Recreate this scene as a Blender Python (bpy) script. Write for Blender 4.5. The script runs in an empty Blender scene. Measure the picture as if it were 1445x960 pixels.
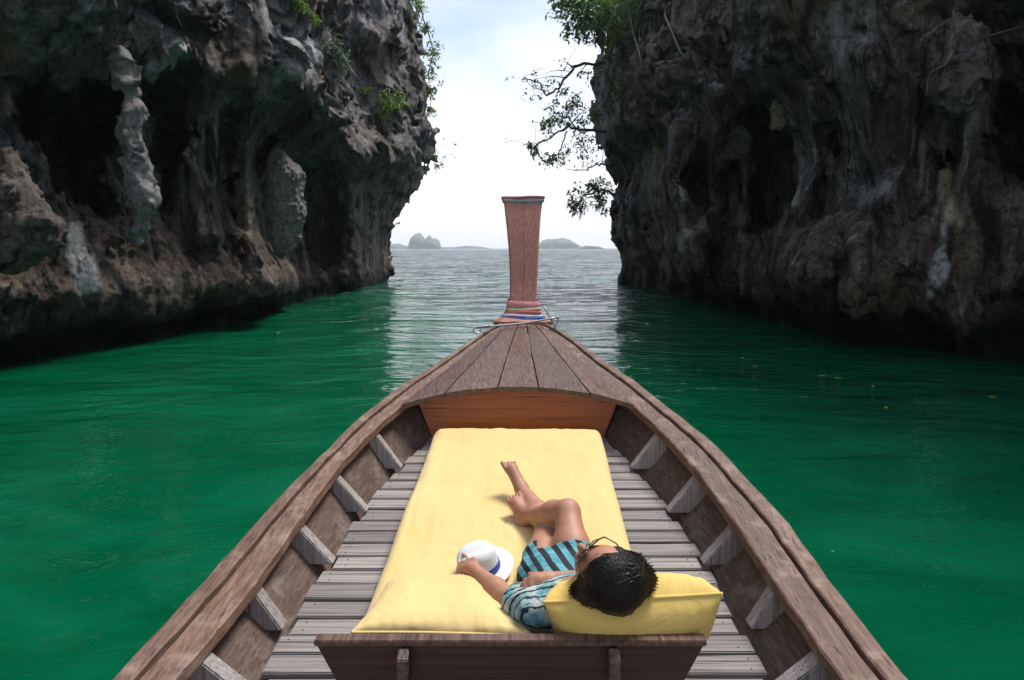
import bpy, bmesh, math, random
import numpy as np
from mathutils import Vector, Matrix
random.seed(7); rng = np.random.default_rng(7)
S = bpy.context.scene
C = S.collection
rad = math.radians
# ------------------------------------------------------------ camera
F_PX, CX, CY, HCAM = 963.3, 722.5, 480.0, 1.8
PITCH = math.atan(130 / F_PX)
cam_d = bpy.data.cameras.new('camera'); cam_d.lens = 24; cam_d.sensor_width = 36
cam_d.clip_end = 30000; cam_d.clip_start = .05
cam = bpy.data.objects.new('camera', cam_d); C.objects.link(cam)
cam.location = (0, 0, HCAM); cam.rotation_euler = (math.pi / 2 - PITCH, 0, 0)
S.camera = cam
# ------------------------------------------------------------ sky, sun, exposure
SUN_EL, SUN_AZ = 62, 48           # degrees; azimuth from +Y towards +X
W = bpy.data.worlds.new('World'); S.world = W; W.use_nodes = True
nt = W.node_tree; nt.nodes.clear()
def wn(t): return nt.nodes.new(t)
sky = wn('ShaderNodeTexSky'); sky.sky_type = 'NISHITA'; sky.sun_disc = False
sky.sun_elevation = rad(SUN_EL); sky.sun_rotation = rad(SUN_AZ)
sky.air_density = 1.0; sky.dust_density = 1.5; sky.ozone_density = 1.5
tc = wn('ShaderNodeTexCoord'); mp = wn('ShaderNodeMapping'); mp.inputs['Scale'].default_value = (1.0, 1.0, 1.7)
nz = wn('ShaderNodeTexNoise'); nz.inputs['Scale'].default_value = 2.3; nz.inputs['Detail'].default_value = 7
nz.inputs['Roughness'].default_value = .55
nt.links.new(tc.outputs['Generated'], mp.inputs['Vector']); nt.links.new(mp.outputs[0], nz.inputs['Vector'])
sep = wn('ShaderNodeSeparateXYZ'); nt.links.new(tc.outputs['Generated'], sep.inputs[0])
el = wn('ShaderNodeMapRange'); el.inputs['From Min'].default_value = .02; el.inputs['From Max'].default_value = .36
el.inputs['To Min'].default_value = .38; el.inputs['To Max'].default_value = -.06
nt.links.new(sep.outputs['Z'], el.inputs['Value'])
ad = wn('ShaderNodeMath'); ad.operation = 'ADD'
nt.links.new(nz.outputs['Fac'], ad.inputs[0]); nt.links.new(el.outputs[0], ad.inputs[1])
cr = wn('ShaderNodeMapRange'); cr.interpolation_type = 'SMOOTHSTEP'
cr.inputs['From Min'].default_value = .46; cr.inputs['From Max'].default_value = .72
cr.inputs['To Min'].default_value = .16; cr.inputs['To Max'].default_value = 1.0
nt.links.new(ad.outputs[0], cr.inputs['Value'])
mx = wn('ShaderNodeMix'); mx.data_type = 'RGBA'
mx.inputs['B'].default_value = (6.3, 6.4, 6.6, 1)
nt.links.new(cr.outputs[0], mx.inputs['Factor']); nt.links.new(sky.outputs[0], mx.inputs['A'])
bg = wn('ShaderNodeBackground'); bg.inputs['Strength'].default_value = .1
wo = wn('ShaderNodeOutputWorld')
nt.links.new(mx.outputs['Result'], bg.inputs['Color']); nt.links.new(bg.outputs[0], wo.inputs[0])
sun_d = bpy.data.lights.new('sun', 'SUN'); sun_d.energy = 2.2; sun_d.angle = rad(18); sun_d.color = (1, .96, .9)
sun = bpy.data.objects.new('sun', sun_d); C.objects.link(sun)
sdir = Vector((math.sin(rad(SUN_AZ)) * math.cos(rad(SUN_EL)), math.cos(rad(SUN_AZ)) * math.cos(rad(SUN_EL)), math.sin(rad(SUN_EL))))
sun.rotation_euler = (-sdir).to_track_quat('-Z', 'Y').to_euler()
S.view_settings.view_transform = 'Standard'; S.view_settings.look = 'None'
S.view_settings.gamma = 1; S.view_settings.use_curve_mapping = False
S.view_settings.exposure = .95
S.cycles.use_denoising = True; S.cycles.max_bounces = 6; S.cycles.volume_bounces = 2
S.cycles.transparent_max_bounces = 8
# ------------------------------------------------------------ pixel helpers (a pixel gives a direction)
cp, sp = math.cos(PITCH), math.sin(PITCH)
def ray(px, py):
    dx = (px - CX) / F_PX; dy = -(py - CY) / F_PX
    return np.array([dx, cp + dy * sp, dy * cp - sp])
def at_Y(px, py, Y):
    d = ray(px, py); t = Y / d[1]; return np.array([d[0] * t, Y, HCAM + d[2] * t])
def at_z(px, py, z):
    d = ray(px, py); t = (z - HCAM) / d[2]; return np.array([d[0] * t, d[1] * t, z])
def at_fn(px, py, zf, lo=1.0, hi=9.0):
    """where the ray of a pixel meets the sheet z = zf(Y)"""
    for _ in range(50):
        m = (lo + hi) / 2
        if at_Y(px, py, m)[2] > zf(m): lo = m
        else: hi = m
    return at_Y(px, py, m)
def tan_uv(px, py):
    d = ray(px, py); return d[0] / d[1], d[2] / d[1]
# ------------------------------------------------------------ object helpers
def link(o, parent=None):
    C.objects.link(o)
    if parent is not None:
        o.parent = parent; o.matrix_parent_inverse = Matrix.Translation(-Vector(parent.location))
    return o
def tag(o, label=None, cat=None, group=None, kind=None):
    for k, v in (('label', label), ('category', cat), ('group', group), ('kind', kind)):
        if v: o[k] = v
    return o
def empty(name, loc, label, cat, group=None):
    o = bpy.data.objects.new(name, None); o.location = loc; o.empty_display_size = .1; C.objects.link(o)
    return tag(o, label, cat, group)
def mesh_np(name, V, Fc, mat, parent=None, smooth=True, attrs=None):
    me = bpy.data.meshes.new(name)
    V = np.asarray(V, np.float32)
    if isinstance(Fc, np.ndarray):
        n, k = Fc.shape
        me.vertices.add(len(V)); me.vertices.foreach_set('co', V.ravel())
        me.loops.add(n * k); me.loops.foreach_set('vertex_index', Fc.astype(np.int32).ravel())
        me.polygons.add(n); me.polygons.foreach_set('loop_start', np.arange(0, n * k, k, dtype=np.int32))
        me.update(calc_edges=True)
    else:
        me.from_pydata([tuple(map(float, v)) for v in V], [], [tuple(map(int, f)) for f in Fc])
    if smooth: me.polygons.foreach_set('use_smooth', np.ones(len(me.polygons), bool))
    for an, av in (attrs or {}).items():
        a = me.attributes.new(an, 'FLOAT', 'POINT'); a.data.foreach_set('value', np.asarray(av, np.float32))
    me.update(); me.validate()
    if mat: me.materials.append(mat)
    return link(bpy.data.objects.new(name, me), parent)
def bm_obj(name, bm, mat, parent=None, bevel=0, smooth=False):
    bmesh.ops.recalc_face_normals(bm, faces=bm.faces)
    if bevel: bmesh.ops.bevel(bm, geom=list(bm.edges), offset=bevel, segments=2, affect='EDGES', clamp_overlap=True)
    me = bpy.data.meshes.new(name); bm.to_mesh(me); bm.free()
    if smooth: me.polygons.foreach_set('use_smooth', np.ones(len(me.polygons), bool))
    if mat: me.materials.append(mat)
    return link(bpy.data.objects.new(name, me), parent)
def prism(name, top, bot, mat, parent=None, bevel=.004):
    bm = bmesh.new(); a = [bm.verts.new(p) for p in top]; b = [bm.verts.new(p) for p in bot]; n = len(top)
    bm.faces.new(a); bm.faces.new(b[::-1])
    for i in range(n): bm.faces.new((a[i], b[i], b[(i + 1) % n], a[(i + 1) % n]))
    return bm_obj(name, bm, mat, parent, bevel)
def loft(name, secs, mat, parent=None, closed=True, caps=True, smooth=False):
    secs = np.asarray(secs, float); n, k, _ = secs.shape
    V = secs.reshape(-1, 3); Fc = []
    for i in range(n - 1):
        for j in range(k if closed else k - 1):
            j2 = (j + 1) % k
            Fc.append((i * k + j, i * k + j2, (i + 1) * k + j2, (i + 1) * k + j))
    if caps: Fc.append(tuple(range(k))[::-1]); Fc.append(tuple((n - 1) * k + j for j in range(k)))
    o = mesh_np(name, V, Fc, mat, parent, smooth)
    bm = bmesh.new(); bm.from_mesh(o.data); bmesh.ops.recalc_face_normals(bm, faces=bm.faces); bm.to_mesh(o.data); bm.free()
    return o
def tube_geo(pts, rs, n=6, closed=False):
    pts = [Vector(p) for p in pts]; V = []; Fc = []
    m = len(pts)
    for i, p in enumerate(pts):
        a = pts[(i - 1) % m] if (i or closed) else pts[0]; b = pts[(i + 1) % m] if (i < m - 1 or closed) else pts[-1]
        t = (b - a).normalized(); u = t.orthogonal().normalized() if i == 0 else (u - t * u.dot(t)).normalized()
        w = t.cross(u); r = rs[i] if hasattr(rs, '__len__') else rs
        for k in range(n):
            an = 2 * math.pi * k / n; V.append(tuple(p + (u * math.cos(an) + w * math.sin(an)) * r))
    for i in range(m if closed else m - 1):
        for k in range(n):
            i2 = (i + 1) % m
            Fc.append((i * n + k, i * n + (k + 1) % n, i2 * n + (k + 1) % n, i2 * n + k))
    if not closed: Fc.append(tuple(range(n))[::-1]); Fc.append(tuple((m - 1) * n + k for k in range(n)))
    return V, Fc
def tube(name, pts, rs, mat, parent=None, n=8, closed=False):
    V, Fc = tube_geo(pts, rs, n, closed); return mesh_np(name, V, Fc, mat, parent)
def crom(P, m):
    """smooth polyline through points"""
    P = np.asarray(P, float); t = np.arange(len(P)); T = np.linspace(0, len(P) - 1, m); out = []
    Q = np.vstack([2 * P[0] - P[1], P, 2 * P[-1] - P[-2]])
    for s in T:
        i = min(int(s), len(P) - 2); f = s - i; a, b, c, d = Q[i:i + 4]
        out.append(.5 * (2 * b + (c - a) * f + (2 * a - 5 * b + 4 * c - d) * f ** 2 + (3 * b - a - 3 * c + d) * f ** 3))
    return np.array(out)
# ------------------------------------------------------------ noise and surface nets
LAT = rng.random((32, 32, 32)).astype(np.float32) * 2 - 1
def vnoise(p):
    i = np.floor(p).astype(np.int32); f = (p - i).astype(np.float32); f = f * f * f * (f * (f * 6 - 15) + 10)
    i &= 31; j = (i + 1) & 31
    x0, y0, z0 = i.T; x1, y1, z1 = j.T; fx, fy, fz = f.T
    a = LAT[x0, y0, z0] * (1 - fx) + LAT[x1, y0, z0] * fx; b = LAT[x0, y1, z0] * (1 - fx) + LAT[x1, y1, z0] * fx
    c = LAT[x0, y0, z1] * (1 - fx) + LAT[x1, y0, z1] * fx; d = LAT[x0, y1, z1] * (1 - fx) + LAT[x1, y1, z1] * fx
    return (a * (1 - fy) + b * fy) * (1 - fz) + (c * (1 - fy) + d * fy) * fz
CELL = rng.random((16, 16, 16, 6)).astype(np.float32)
def facets(p):
    """blocky rock: each cell of a jittered lattice carries its own tilted plane"""
    b = np.floor(p - .5).astype(np.int32); best = np.full(len(p), 1e9, np.float32); out = np.zeros(len(p), np.float32)
    for k in range(8):
        c = b + np.array([k & 1, (k >> 1) & 1, k >> 2], np.int32); h = CELL[c[:, 0] & 15, c[:, 1] & 15, c[:, 2] & 15]
        r = p - c - (.15 + .7 * h[:, :3]); d = np.einsum('ij,ij->i', r, r); m = d < best
        best = np.where(m, d, best); out = np.where(m, np.einsum('ij,ij->i', r, h[:, 3:] * 2 - 1) + (h[:, 3] - .5) * .5, out)
    return out
def nets(Fv):
    """naive surface nets: index-space vertices and quads of the zero level"""
    Sg = Fv < 0; n0, n1, n2 = Fv.shape
    cnt = np.zeros((n0 - 1, n1 - 1, n2 - 1), np.int8)
    for a in (0, 1):
        for b in (0, 1):
            for c in (0, 1): cnt += Sg[a:n0 - 1 + a, b:n1 - 1 + b, c:n2 - 1 + c]
    act = np.argwhere((cnt > 0) & (cnt < 8)); N = len(act)
    idx = -np.ones(cnt.shape, np.int32); idx[act[:, 0], act[:, 1], act[:, 2]] = np.arange(N)
    acc = np.zeros((N, 3), np.float32); k = np.zeros(N, np.float32)
    for ax in range(3):
        o = [q for q in range(3) if q != ax]
        for u in (0, 1):
            for v in (0, 1):
                c0 = act.copy(); c0[:, o[0]] += u; c0[:, o[1]] += v; c1 = c0.copy(); c1[:, ax] += 1
                f0 = Fv[c0[:, 0], c0[:, 1], c0[:, 2]]; f1 = Fv[c1[:, 0], c1[:, 1], c1[:, 2]]
                m = (f0 < 0) != (f1 < 0); t = np.where(m, f0 / np.where(m, f0 - f1, 1), 0)
                q = c0.astype(np.float32); q[:, ax] += t; acc += q * m[:, None]; k += m
    V = acc / k[:, None]; Q = []
    for ax in range(3):
        o = [q for q in range(3) if q != ax]
        sl0 = [slice(None)] * 3; sl1 = [slice(None)] * 3; sl0[ax] = slice(0, -1); sl1[ax] = slice(1, None)
        ch = Sg[tuple(sl0)] != Sg[tuple(sl1)]
        e = np.argwhere(ch); e = e[(e[:, o[0]] > 0) & (e[:, o[1]] > 0)]
        e = e[(e[:, o[0]] < Fv.shape[o[0]] - 1) & (e[:, o[1]] < Fv.shape[o[1]] - 1)]
        def cell(du, dv):
            c = e.copy(); c[:, o[0]] -= du; c[:, o[1]] -= dv; return idx[c[:, 0], c[:, 1], c[:, 2]]
        q = np.stack([cell(1, 1), cell(0, 1), cell(0, 0), cell(1, 0)], 1)
        fl = Sg[e[:, 0], e[:, 1], e[:, 2]]
        if ax == 1: fl = ~fl
        q = np.where(fl[:, None], q, q[:, ::-1]); Q.append(q)
    return V, np.vstack(Q)
def smin(a, b, k):
    h = np.clip(.5 + .5 * (b - a) / k, 0, 1); return b * (1 - h) + a * h - k * h * (1 - h)
def cone_sd(p, a, b, ra, rb):
    a = np.asarray(a, np.float32); b = np.asarray(b, np.float32); ba = b - a
    h = np.clip(((p - a) @ ba) / max(float(ba @ ba), 1e-9), 0, 1)
    return np.linalg.norm(p - a - h[..., None] * ba, axis=-1) - (ra + (rb - ra) * h)
def ell_sd(p, c, r, M=None):
    q = p - np.asarray(c, np.float32)
    if M is not None: q = q @ np.asarray(M, np.float32).T
    r = np.asarray(r, np.float32); k = np.linalg.norm(q / r, axis=-1)
    return (k - 1) * float(r.min()) if False else k * (k - 1) / np.maximum(np.linalg.norm(q / (r * r), axis=-1), 1e-6)
def sdf_mesh(name, prims, h, mat, parent=None, noise=None, clip=None, attrs=None):
    """prims: ('c', a, b, ra, rb, k) tapered limbs or ('e', centre, radii, axes, k), melted into one skin"""
    lo = np.full(3, 1e9); hi = np.full(3, -1e9); ext = []
    for q in prims:
        if q[0] == 'c': l = np.minimum(np.array(q[1]) - q[3], np.array(q[2]) - q[4]); u = np.maximum(np.array(q[1]) + q[3], np.array(q[2]) + q[4])
        else: R = max(q[2]); l = np.array(q[1]) - R; u = np.array(q[1]) + R
        ext.append((l, u)); lo = np.minimum(lo, l); hi = np.maximum(hi, u)
    pad = 6 * h + (.06 if noise else 0); lo -= pad; hi += pad
    n = np.ceil((hi - lo) / h).astype(int) + 1; Fv = np.full(n, .08, np.float32)
    for q, (l, u) in zip(prims, ext):
        kk = q[-1]; m = kk + .03
        i0 = np.maximum(((l - m - lo) / h).astype(int), 0); i1 = np.minimum(((u + m - lo) / h).astype(int) + 2, n)
        g = np.stack(np.meshgrid(*[lo[a] + h * np.arange(i0[a], i1[a]) for a in range(3)], indexing='ij'), -1).astype(np.float32)
        d = cone_sd(g, *q[1:5]) if q[0] == 'c' else ell_sd(g, q[1], q[2], q[3])
        s = tuple(slice(i0[a], i1[a]) for a in range(3)); Fv[s] = smin(Fv[s], d.astype(np.float32), kk)
    if noise or clip:
        g = np.stack(np.meshgrid(*[lo[a] + h * np.arange(n[a]) for a in range(3)], indexing='ij'), -1).astype(np.float32).reshape(-1, 3)
        if noise: Fv += noise(g).reshape(Fv.shape)
        if clip: Fv = np.maximum(Fv, clip(g).reshape(Fv.shape).astype(np.float32))
    V, Q = nets(Fv); V = V * h + lo
    return mesh_np(name, V, Q, mat, parent, True, attrs(V) if attrs else None)
# ------------------------------------------------------------ materials
class Mat:
    def __init__(s, name):
        s.m = bpy.data.materials.new(name); s.m.use_nodes = True; s.t = s.m.node_tree
        s.b = s.t.nodes['Principled BSDF']; s.out = s.t.nodes['Material Output']
    def n(s, t, **k):
        q = s.t.nodes.new(t)
        for a, v in k.items():
            if a in q.inputs: s.set(q.inputs[a], v)
            else: setattr(q, a, v)
        return q
    def set(s, i, v):
        if isinstance(v, bpy.types.NodeSocket): s.t.links.new(v, i)
        else: i.default_value = v
    def coord(s, scale=(1, 1, 1), rnd=False, kind='Object'):
        c = s.n('ShaderNodeTexCoord').outputs[kind]
        if rnd:
            oi = s.n('ShaderNodeObjectInfo'); mu = s.n('ShaderNodeVectorMath', operation='SCALE'); s.t.links.new(oi.outputs['Random'], mu.inputs['Scale']); mu.inputs[0].default_value = (31, 17, 23)
            a = s.n('ShaderNodeVectorMath', operation='ADD'); s.t.links.new(c, a.inputs[0]); s.t.links.new(mu.outputs[0], a.inputs[1]); c = a.outputs[0]
        m = s.n('ShaderNodeMapping'); m.inputs['Scale'].default_value = scale; s.t.links.new(c, m.inputs['Vector']); return m.outputs[0]
    def noise(s, vec, scale, detail=5, rough=.6, dist=0):
        q = s.n('ShaderNodeTexNoise'); s.t.links.new(vec, q.inputs['Vector'])
        q.inputs['Scale'].default_value = scale; q.inputs['Detail'].default_value = detail
        q.inputs['Roughness'].default_value = rough; q.inputs['Distortion'].default_value = dist; return q.outputs['Fac']
    def ramp(s, fac, *stops):
        q = s.n('ShaderNodeValToRGB'); e = q.color_ramp.elements
        while len(e) < len(stops): e.new(.5)
        for x, (p, c) in zip(e, stops): x.position = p; x.color = (*c, 1) if hasattr(c, '__len__') else (c, c, c, 1)
        s.t.links.new(fac, q.inputs[0]); return q.outputs[0]
    def mix(s, fac, a, b, mode='MIX'):
        q = s.n('ShaderNodeMix'); q.data_type = 'RGBA'; q.blend_type = mode
        for nme, v in (('Factor', fac), ('A', a), ('B', b)):
            if isinstance(v, tuple): v = (*v, 1)
            s.set(q.inputs[nme], v)
        return q.outputs['Result']
    def math(s, op, a, b=0.0, clamp=False):
        q = s.n('ShaderNodeMath', operation=op); q.use_clamp = clamp; s.set(q.inputs[0], a); s.set(q.inputs[1], b); return q.outputs[0]
    def bump(s, h, strength=.5, dist=.01, prev=None):
        q = s.n('ShaderNodeBump'); q.inputs['Strength'].default_value = strength; q.inputs['Distance'].default_value = dist
        s.t.links.new(h, q.inputs['Height'])
        if prev: s.t.links.new(prev, q.inputs['Normal'])
        return q.outputs[0]
    def attr(s, name): q = s.n('ShaderNodeAttribute'); q.attribute_name = name; return q.outputs['Fac']
    def fin(s, col, rough=.6, nrm=None, **k):
        if isinstance(col, tuple): col = (*col, 1)
        s.set(s.b.inputs['Base Color'], col); s.set(s.b.inputs['Roughness'], rough)
        if nrm: s.t.links.new(nrm, s.b.inputs['Normal'])
        for a, v in k.items(): s.set(s.b.inputs[a.replace('_', ' ')], v)
        return s.m
def wood(name, axis, c0, c1, c2, rough=.75, grain=1.0, wear=None, cracks=True):
    m = Mat(name); sc = [46, 46, 46]; sc[axis] = .7
    v = m.coord(tuple(sc), True); g = m.noise(v, 1.6, 8, .7, .12); sc2 = [6, 6, 6]; sc2[axis] = .7
    big = m.noise(m.coord(tuple(sc2), True), 1.0, 4, .6)
    col = m.ramp(g, (.28, c0), (.5, c1), (.74, c2))
    col = m.mix(m.ramp(big, (.3, .0), (.7, .55)), col, m.mix(.6, col, c0), 'MIX')
    oi = m.n('ShaderNodeObjectInfo').outputs['Random']
    col = m.mix(1.0, col, m.ramp(oi, (0, (.78, .77, .78)), (1, (1.15, 1.13, 1.1))), 'MULTIPLY')
    if wear:
        wv = m.noise(m.coord((3, 3, 3), True), 2.2, 7, .7)
        col = m.mix(m.ramp(wv, (.52, 0.), (.68, .75)), col, wear)
    cr_ = m.noise(m.coord(tuple(x * 1.7 for x in sc), True), 1.1, 3, .5)
    crack = m.ramp(cr_, (.3, .0), (.37, 1.))
    if cracks: col = m.mix(crack, m.mix(.75, col, (.015, .011, .009)), col)
    h = m.math('ADD', g, m.math('MULTIPLY', crack, .8))
    return m.fin(col, rough, m.bump(h, .55 * grain, .004))
M = {}
M['deck'] = wood('weathered_deck_wood', 1, (.03, .014, .009), (.14, .076, .052), (.31, .19, .14), .45)
M['rail'] = wood('weathered_rail_wood', 1, (.055, .027, .017), (.175, .098, .066), (.34, .22, .165), .65, 1, (.33, .235, .185))
M['floor'] = wood('grey_floor_wood', 0, (.09, .074, .066), (.28, .25, .235), (.49, .455, .435), .8, 1.4)
M['rib'] = wood('grey_rib_wood', 2, (.13, .11, .10), (.35, .315, .30), (.56, .52, .50), .8)
M['hull'] = wood('brown_hull_wood', 1, (.045, .026, .018), (.14, .09, .066), (.25, .175, .14), .75, 1, (.24, .19, .165))
M['varnish'] = wood('orange_varnished_wood', 0, (.24, .038, .003), (.52, .115, .008), (.66, .20, .02), .28, .4)
M['dark'] = wood('dark_stained_wood', 0, (.02, .009, .006), (.055, .022, .013), (.10, .042, .025), .45, .6)
M['prow'] = wood('pink_brown_prow_wood', 2, (.24, .085, .06), (.46, .20, .148), (.57, .29, .225), .7, .6, None, False)
def cloth(name, col, col2, scale=60, rough=.85, wr=.25):
    m = Mat(name); v = m.coord()
    n1 = m.noise(v, 3.0, 4, .6); w = m.n('ShaderNodeTexWave', wave_type='BANDS'); m.t.links.new(v, w.inputs['Vector']); w.inputs['Scale'].default_value = 110
    fold = m.noise(m.coord((1, .35, 1)), 7, 3, .5, .8)
    nn = m.bump(fold, wr * 1.8, .03); nn = m.bump(m.noise(v, 420, 2, .5), .12, .002, nn)
    return m.fin(m.mix(m.ramp(n1, (.3, 0.), (.75, 1.)), col, col2), rough, nn, Sheen_Weight=.15)
M['yellow'] = cloth('pale_yellow_canvas', (.74, .555, .235), (.70, .50, .185))
M['pillow'] = cloth('yellow_canvas', (.78, .54, .15), (.74, .49, .11))
def plain(name, c, rough=.6, **k):
    m = Mat(name); n = m.noise(m.coord(), 30, 4, .6)
    return m.fin(m.mix(m.ramp(n, (.3, 0.), (.7, 1.)), tuple(x * .85 for x in c), c), rough, m.bump(n, .15, .003), **k)
# ------------------------------------------------------------ water
def water_material():
    m = Mat('emerald_water'); g = m.coord((1, 1, 1))
    big = m.noise(m.coord((.10, .16, 1)), 1, 4, .6, .5); mid = m.noise(m.coord((.5, .8, 1)), 1, 5, .6, 1.0)
    col = m.mix(m.ramp(big, (.3, 0.), (.7, 1.)), (.0, .058, .023), (.0, .095, .040))
    col = m.mix(m.ramp(mid, (.45, 0.), (.72, .7)), col, (.003, .125, .058))
    w1 = m.noise(m.coord((.55, 1.0, 1)), 1.0, 3, .5, .6); w2 = m.noise(m.coord((2.2, 4.2, 1)), 1, 4, .55, .4)
    w3 = m.noise(m.coord((9, 15, 1)), 1, 3, .5)
    gy = m.n('ShaderNodeSeparateXYZ'); m.t.links.new(g, gy.inputs[0]); mr = m.n('ShaderNodeMapRange')
    for k, q in (('From Min', 6), ('From Max', 45), ('To Min', .24), ('To Max', 3.4)): mr.inputs[k].default_value = q
    m.t.links.new(gy.outputs['Y'], mr.inputs['Value']); ch = mr.outputs[0]
    w1, w2, w3 = [m.math('MULTIPLY', q, ch) for q in (w1, w2, w3)]
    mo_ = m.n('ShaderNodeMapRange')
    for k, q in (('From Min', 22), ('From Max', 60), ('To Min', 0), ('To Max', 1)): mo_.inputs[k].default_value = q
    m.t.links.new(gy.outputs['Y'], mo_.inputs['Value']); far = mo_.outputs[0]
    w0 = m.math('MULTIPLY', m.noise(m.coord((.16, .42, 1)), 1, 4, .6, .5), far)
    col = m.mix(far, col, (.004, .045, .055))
    vf = m.n('ShaderNodeMapRange')
    for k, q in (('From Min', 45), ('From Max', 260), ('To Min', .05), ('To Max', .13)): vf.inputs[k].default_value = q
    m.t.links.new(gy.outputs['Y'], vf.inputs['Value']); rough_ = vf.outputs[0]
    w00 = m.math('MULTIPLY', m.noise(m.coord((.03, .10, 1)), 1, 4, .65, .5), far)
    nn = m.bump(w00, 1.0, 7.0); nn = m.bump(w0, 1.0, 2.6, nn); nn = m.bump(w1, .8, .5, nn); nn = m.bump(w2, .8, .15, nn); nn = m.bump(w3, .5, .02, nn)
    return m.fin(col, rough_, nn, IOR=1.33)
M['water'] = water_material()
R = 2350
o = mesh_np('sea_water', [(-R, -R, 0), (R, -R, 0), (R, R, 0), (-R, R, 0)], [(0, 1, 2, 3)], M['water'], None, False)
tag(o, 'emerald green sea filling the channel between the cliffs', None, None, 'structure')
# wind chop on the open water beyond the channel mouth, a real wave surface just above the flat sheet
def sea_chop():
    Yr = np.exp(np.linspace(math.log(17), math.log(520), 760)); tx = np.linspace(-.26, .26, 290); YY, TT = np.meshgrid(Yr, tx, indexing='ij'); XX = YY * TT
    P = np.stack([XX, YY, 0 * XX], -1).reshape(-1, 3).astype(np.float32); Y = P[:, 1]
    def w(fx, fy, o): return (1 - np.abs(vnoise(P * (fx, fy, 1) + np.float32(o)))).astype(np.float32)
    h = .05 * w(.55, 1.1, 2.5) + .02 * w(1.4, 2.6, 7.5) + .10 * w(.2, .42, 5.5) * np.clip((Y - 20) / 30, 0, 1) + .38 * w(.06, .14, 9.5) * np.clip((Y - 60) / 120, 0, 1)
    tp = np.clip((Y - 17) / 9, 0, 1) * np.clip((520 - Y) / 160, 0, 1) * np.clip((.26 - np.abs(TT.ravel())) / .04, 0, 1)
    P[:, 2] = .004 + h * tp
    n = len(tx); i = (np.arange(len(Yr) - 1)[:, None] * n + np.arange(n - 1)[None]).ravel()
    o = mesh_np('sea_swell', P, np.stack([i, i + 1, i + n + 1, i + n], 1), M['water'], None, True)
    tag(o, 'rippled open sea beyond the mouth of the channel', None, None, 'structure')
sea_chop()
# ------------------------------------------------------------ cliffs
def rock_material(name, dark, mid, light, brown, wet):
    m = Mat(name); v = m.coord()
    n1 = m.noise(v, .6, 6, .6, .4); n2 = m.noise(v, 2.6, 9, .72, .3); n3 = m.noise(m.coord((2.2, 2.2, .2)), 1.5, 7, .65, .5)
    n4 = m.noise(v, 13, 7, .75); n5 = m.noise(m.coord((7, 7, 1.2)), 1.5, 6, .7, .4)
    vo = m.n('ShaderNodeTexVoronoi', feature='DISTANCE_TO_EDGE'); wv = m.mix(.3, v, m.n('ShaderNodeTexNoise', Scale=2.0).outputs['Color'])
    m.t.links.new(wv, vo.inputs['Vector']); vo.inputs['Scale'].default_value = 1.7; crack = m.ramp(vo.outputs['Distance'], (.0, 0.), (.045, 1.))
    fine = m.math('ADD', m.math('MULTIPLY', n2, .6), m.math('MULTIPLY', n4, .4))
    col = m.ramp(fine, (.36, dark), (.48, mid), (.62, light))
    bcol = m.ramp(fine, (.36, tuple(x * .18 for x in brown)), (.5, tuple(x * .75 for x in brown)), (.64, tuple(x * 1.35 for x in brown)))
    col = m.mix(m.ramp(n1, (.42, 0.), (.60, .9)), col, bcol)
    col = m.mix(m.math('MULTIPLY', m.attr('brown'), m.ramp(n1, (.3, .95), (.7, .55)), True), col, bcol)
    col = m.mix(m.ramp(n3, (.50, 0.), (.60, .92)), col, tuple(x * .3 for x in dark))
    col = m.mix(m.ramp(n3, (.30, .75), (.40, 0.)), col, tuple(x * 1.2 for x in light))
    col = m.mix(m.ramp(n5, (.60, 0.), (.70, .6)), col, tuple(x * .3 for x in dark))
    pw = m.ramp(m.math('ADD', m.math('MULTIPLY', n5, .5), m.math('MULTIPLY', n4, .5)), (.34, .2), (.50, 1.))
    col = m.mix(m.math('MULTIPLY', m.attr('pale'), pw, True), col, (.74, .75, .74))
    col = m.mix(m.math('MULTIPLY', m.attr('ochre'), pw, True), col, (.76, .66, .42))
    col = m.mix(m.ramp(n4, (.36, .8), (.45, 0.)), col, tuple(x * .2 for x in dark))
    col = m.mix(m.math('MULTIPLY', m.math('SUBTRACT', 1.0, crack), .22), col, tuple(x * .2 for x in dark))
    col = m.mix(m.attr('wet'), col, wet)
    h = m.math('ADD', m.math('MULTIPLY', n2, 1.0), m.math('ADD', m.math('MULTIPLY', n4, .5), m.math('MULTIPLY', crack, .1)))
    nn = m.bump(h, 1.0, .22); nn = m.bump(m.noise(v, 40, 5, .75), .8, .035, nn)
    return m.fin(col, .75, nn, Specular_IOR_Level=.35)
M['rockL'] = rock_material('grey_tan_limestone', (.045, .045, .052), (.22, .215, .225), (.47, .465, .48), (.20, .138, .092), (.012, .010, .008))
M['rockR'] = rock_material('dark_brown_limestone', (.025, .025, .026), (.17, .163, .152), (.52, .51, .485), (.24, .165, .105), (.010, .009, .008))
def interp(x, xs, ys): return np.interp(x, xs, ys).astype(np.float32)
def sstep(x, a, b): t = np.clip((x - a) / (b - a), 0, 1); return t * t * (3 - 2 * t)
def uv_of(p):
    """photo-pixel direction of world points, used to carve caves along their own axes"""
    Y = p[:, 1]; tx = p[:, 0] / np.maximum(Y, .5); tz = (p[:, 2] - HCAM) / np.maximum(Y, .5)
    den = cp - tz * sp; return CX + F_PX * tx / den, CY - F_PX * (tz * cp + sp) / den
def capsules_uv(u, v, chain):
    d = np.full(u.shape, 1e4, np.float32)
    for (x0, y0, r0), (x1, y1, r1) in zip(chain[:-1], chain[1:]):
        ax, ay = x1 - x0, y1 - y0; h = np.clip(((u - x0) * ax + (v - y0) * ay) / (ax * ax + ay * ay + 1e-6), 0, 1)
        d = np.minimum(d, np.hypot(u - x0 - h * ax, v - y0 - h * ay) - (r0 + (r1 - r0) * h))
    return d
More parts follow.
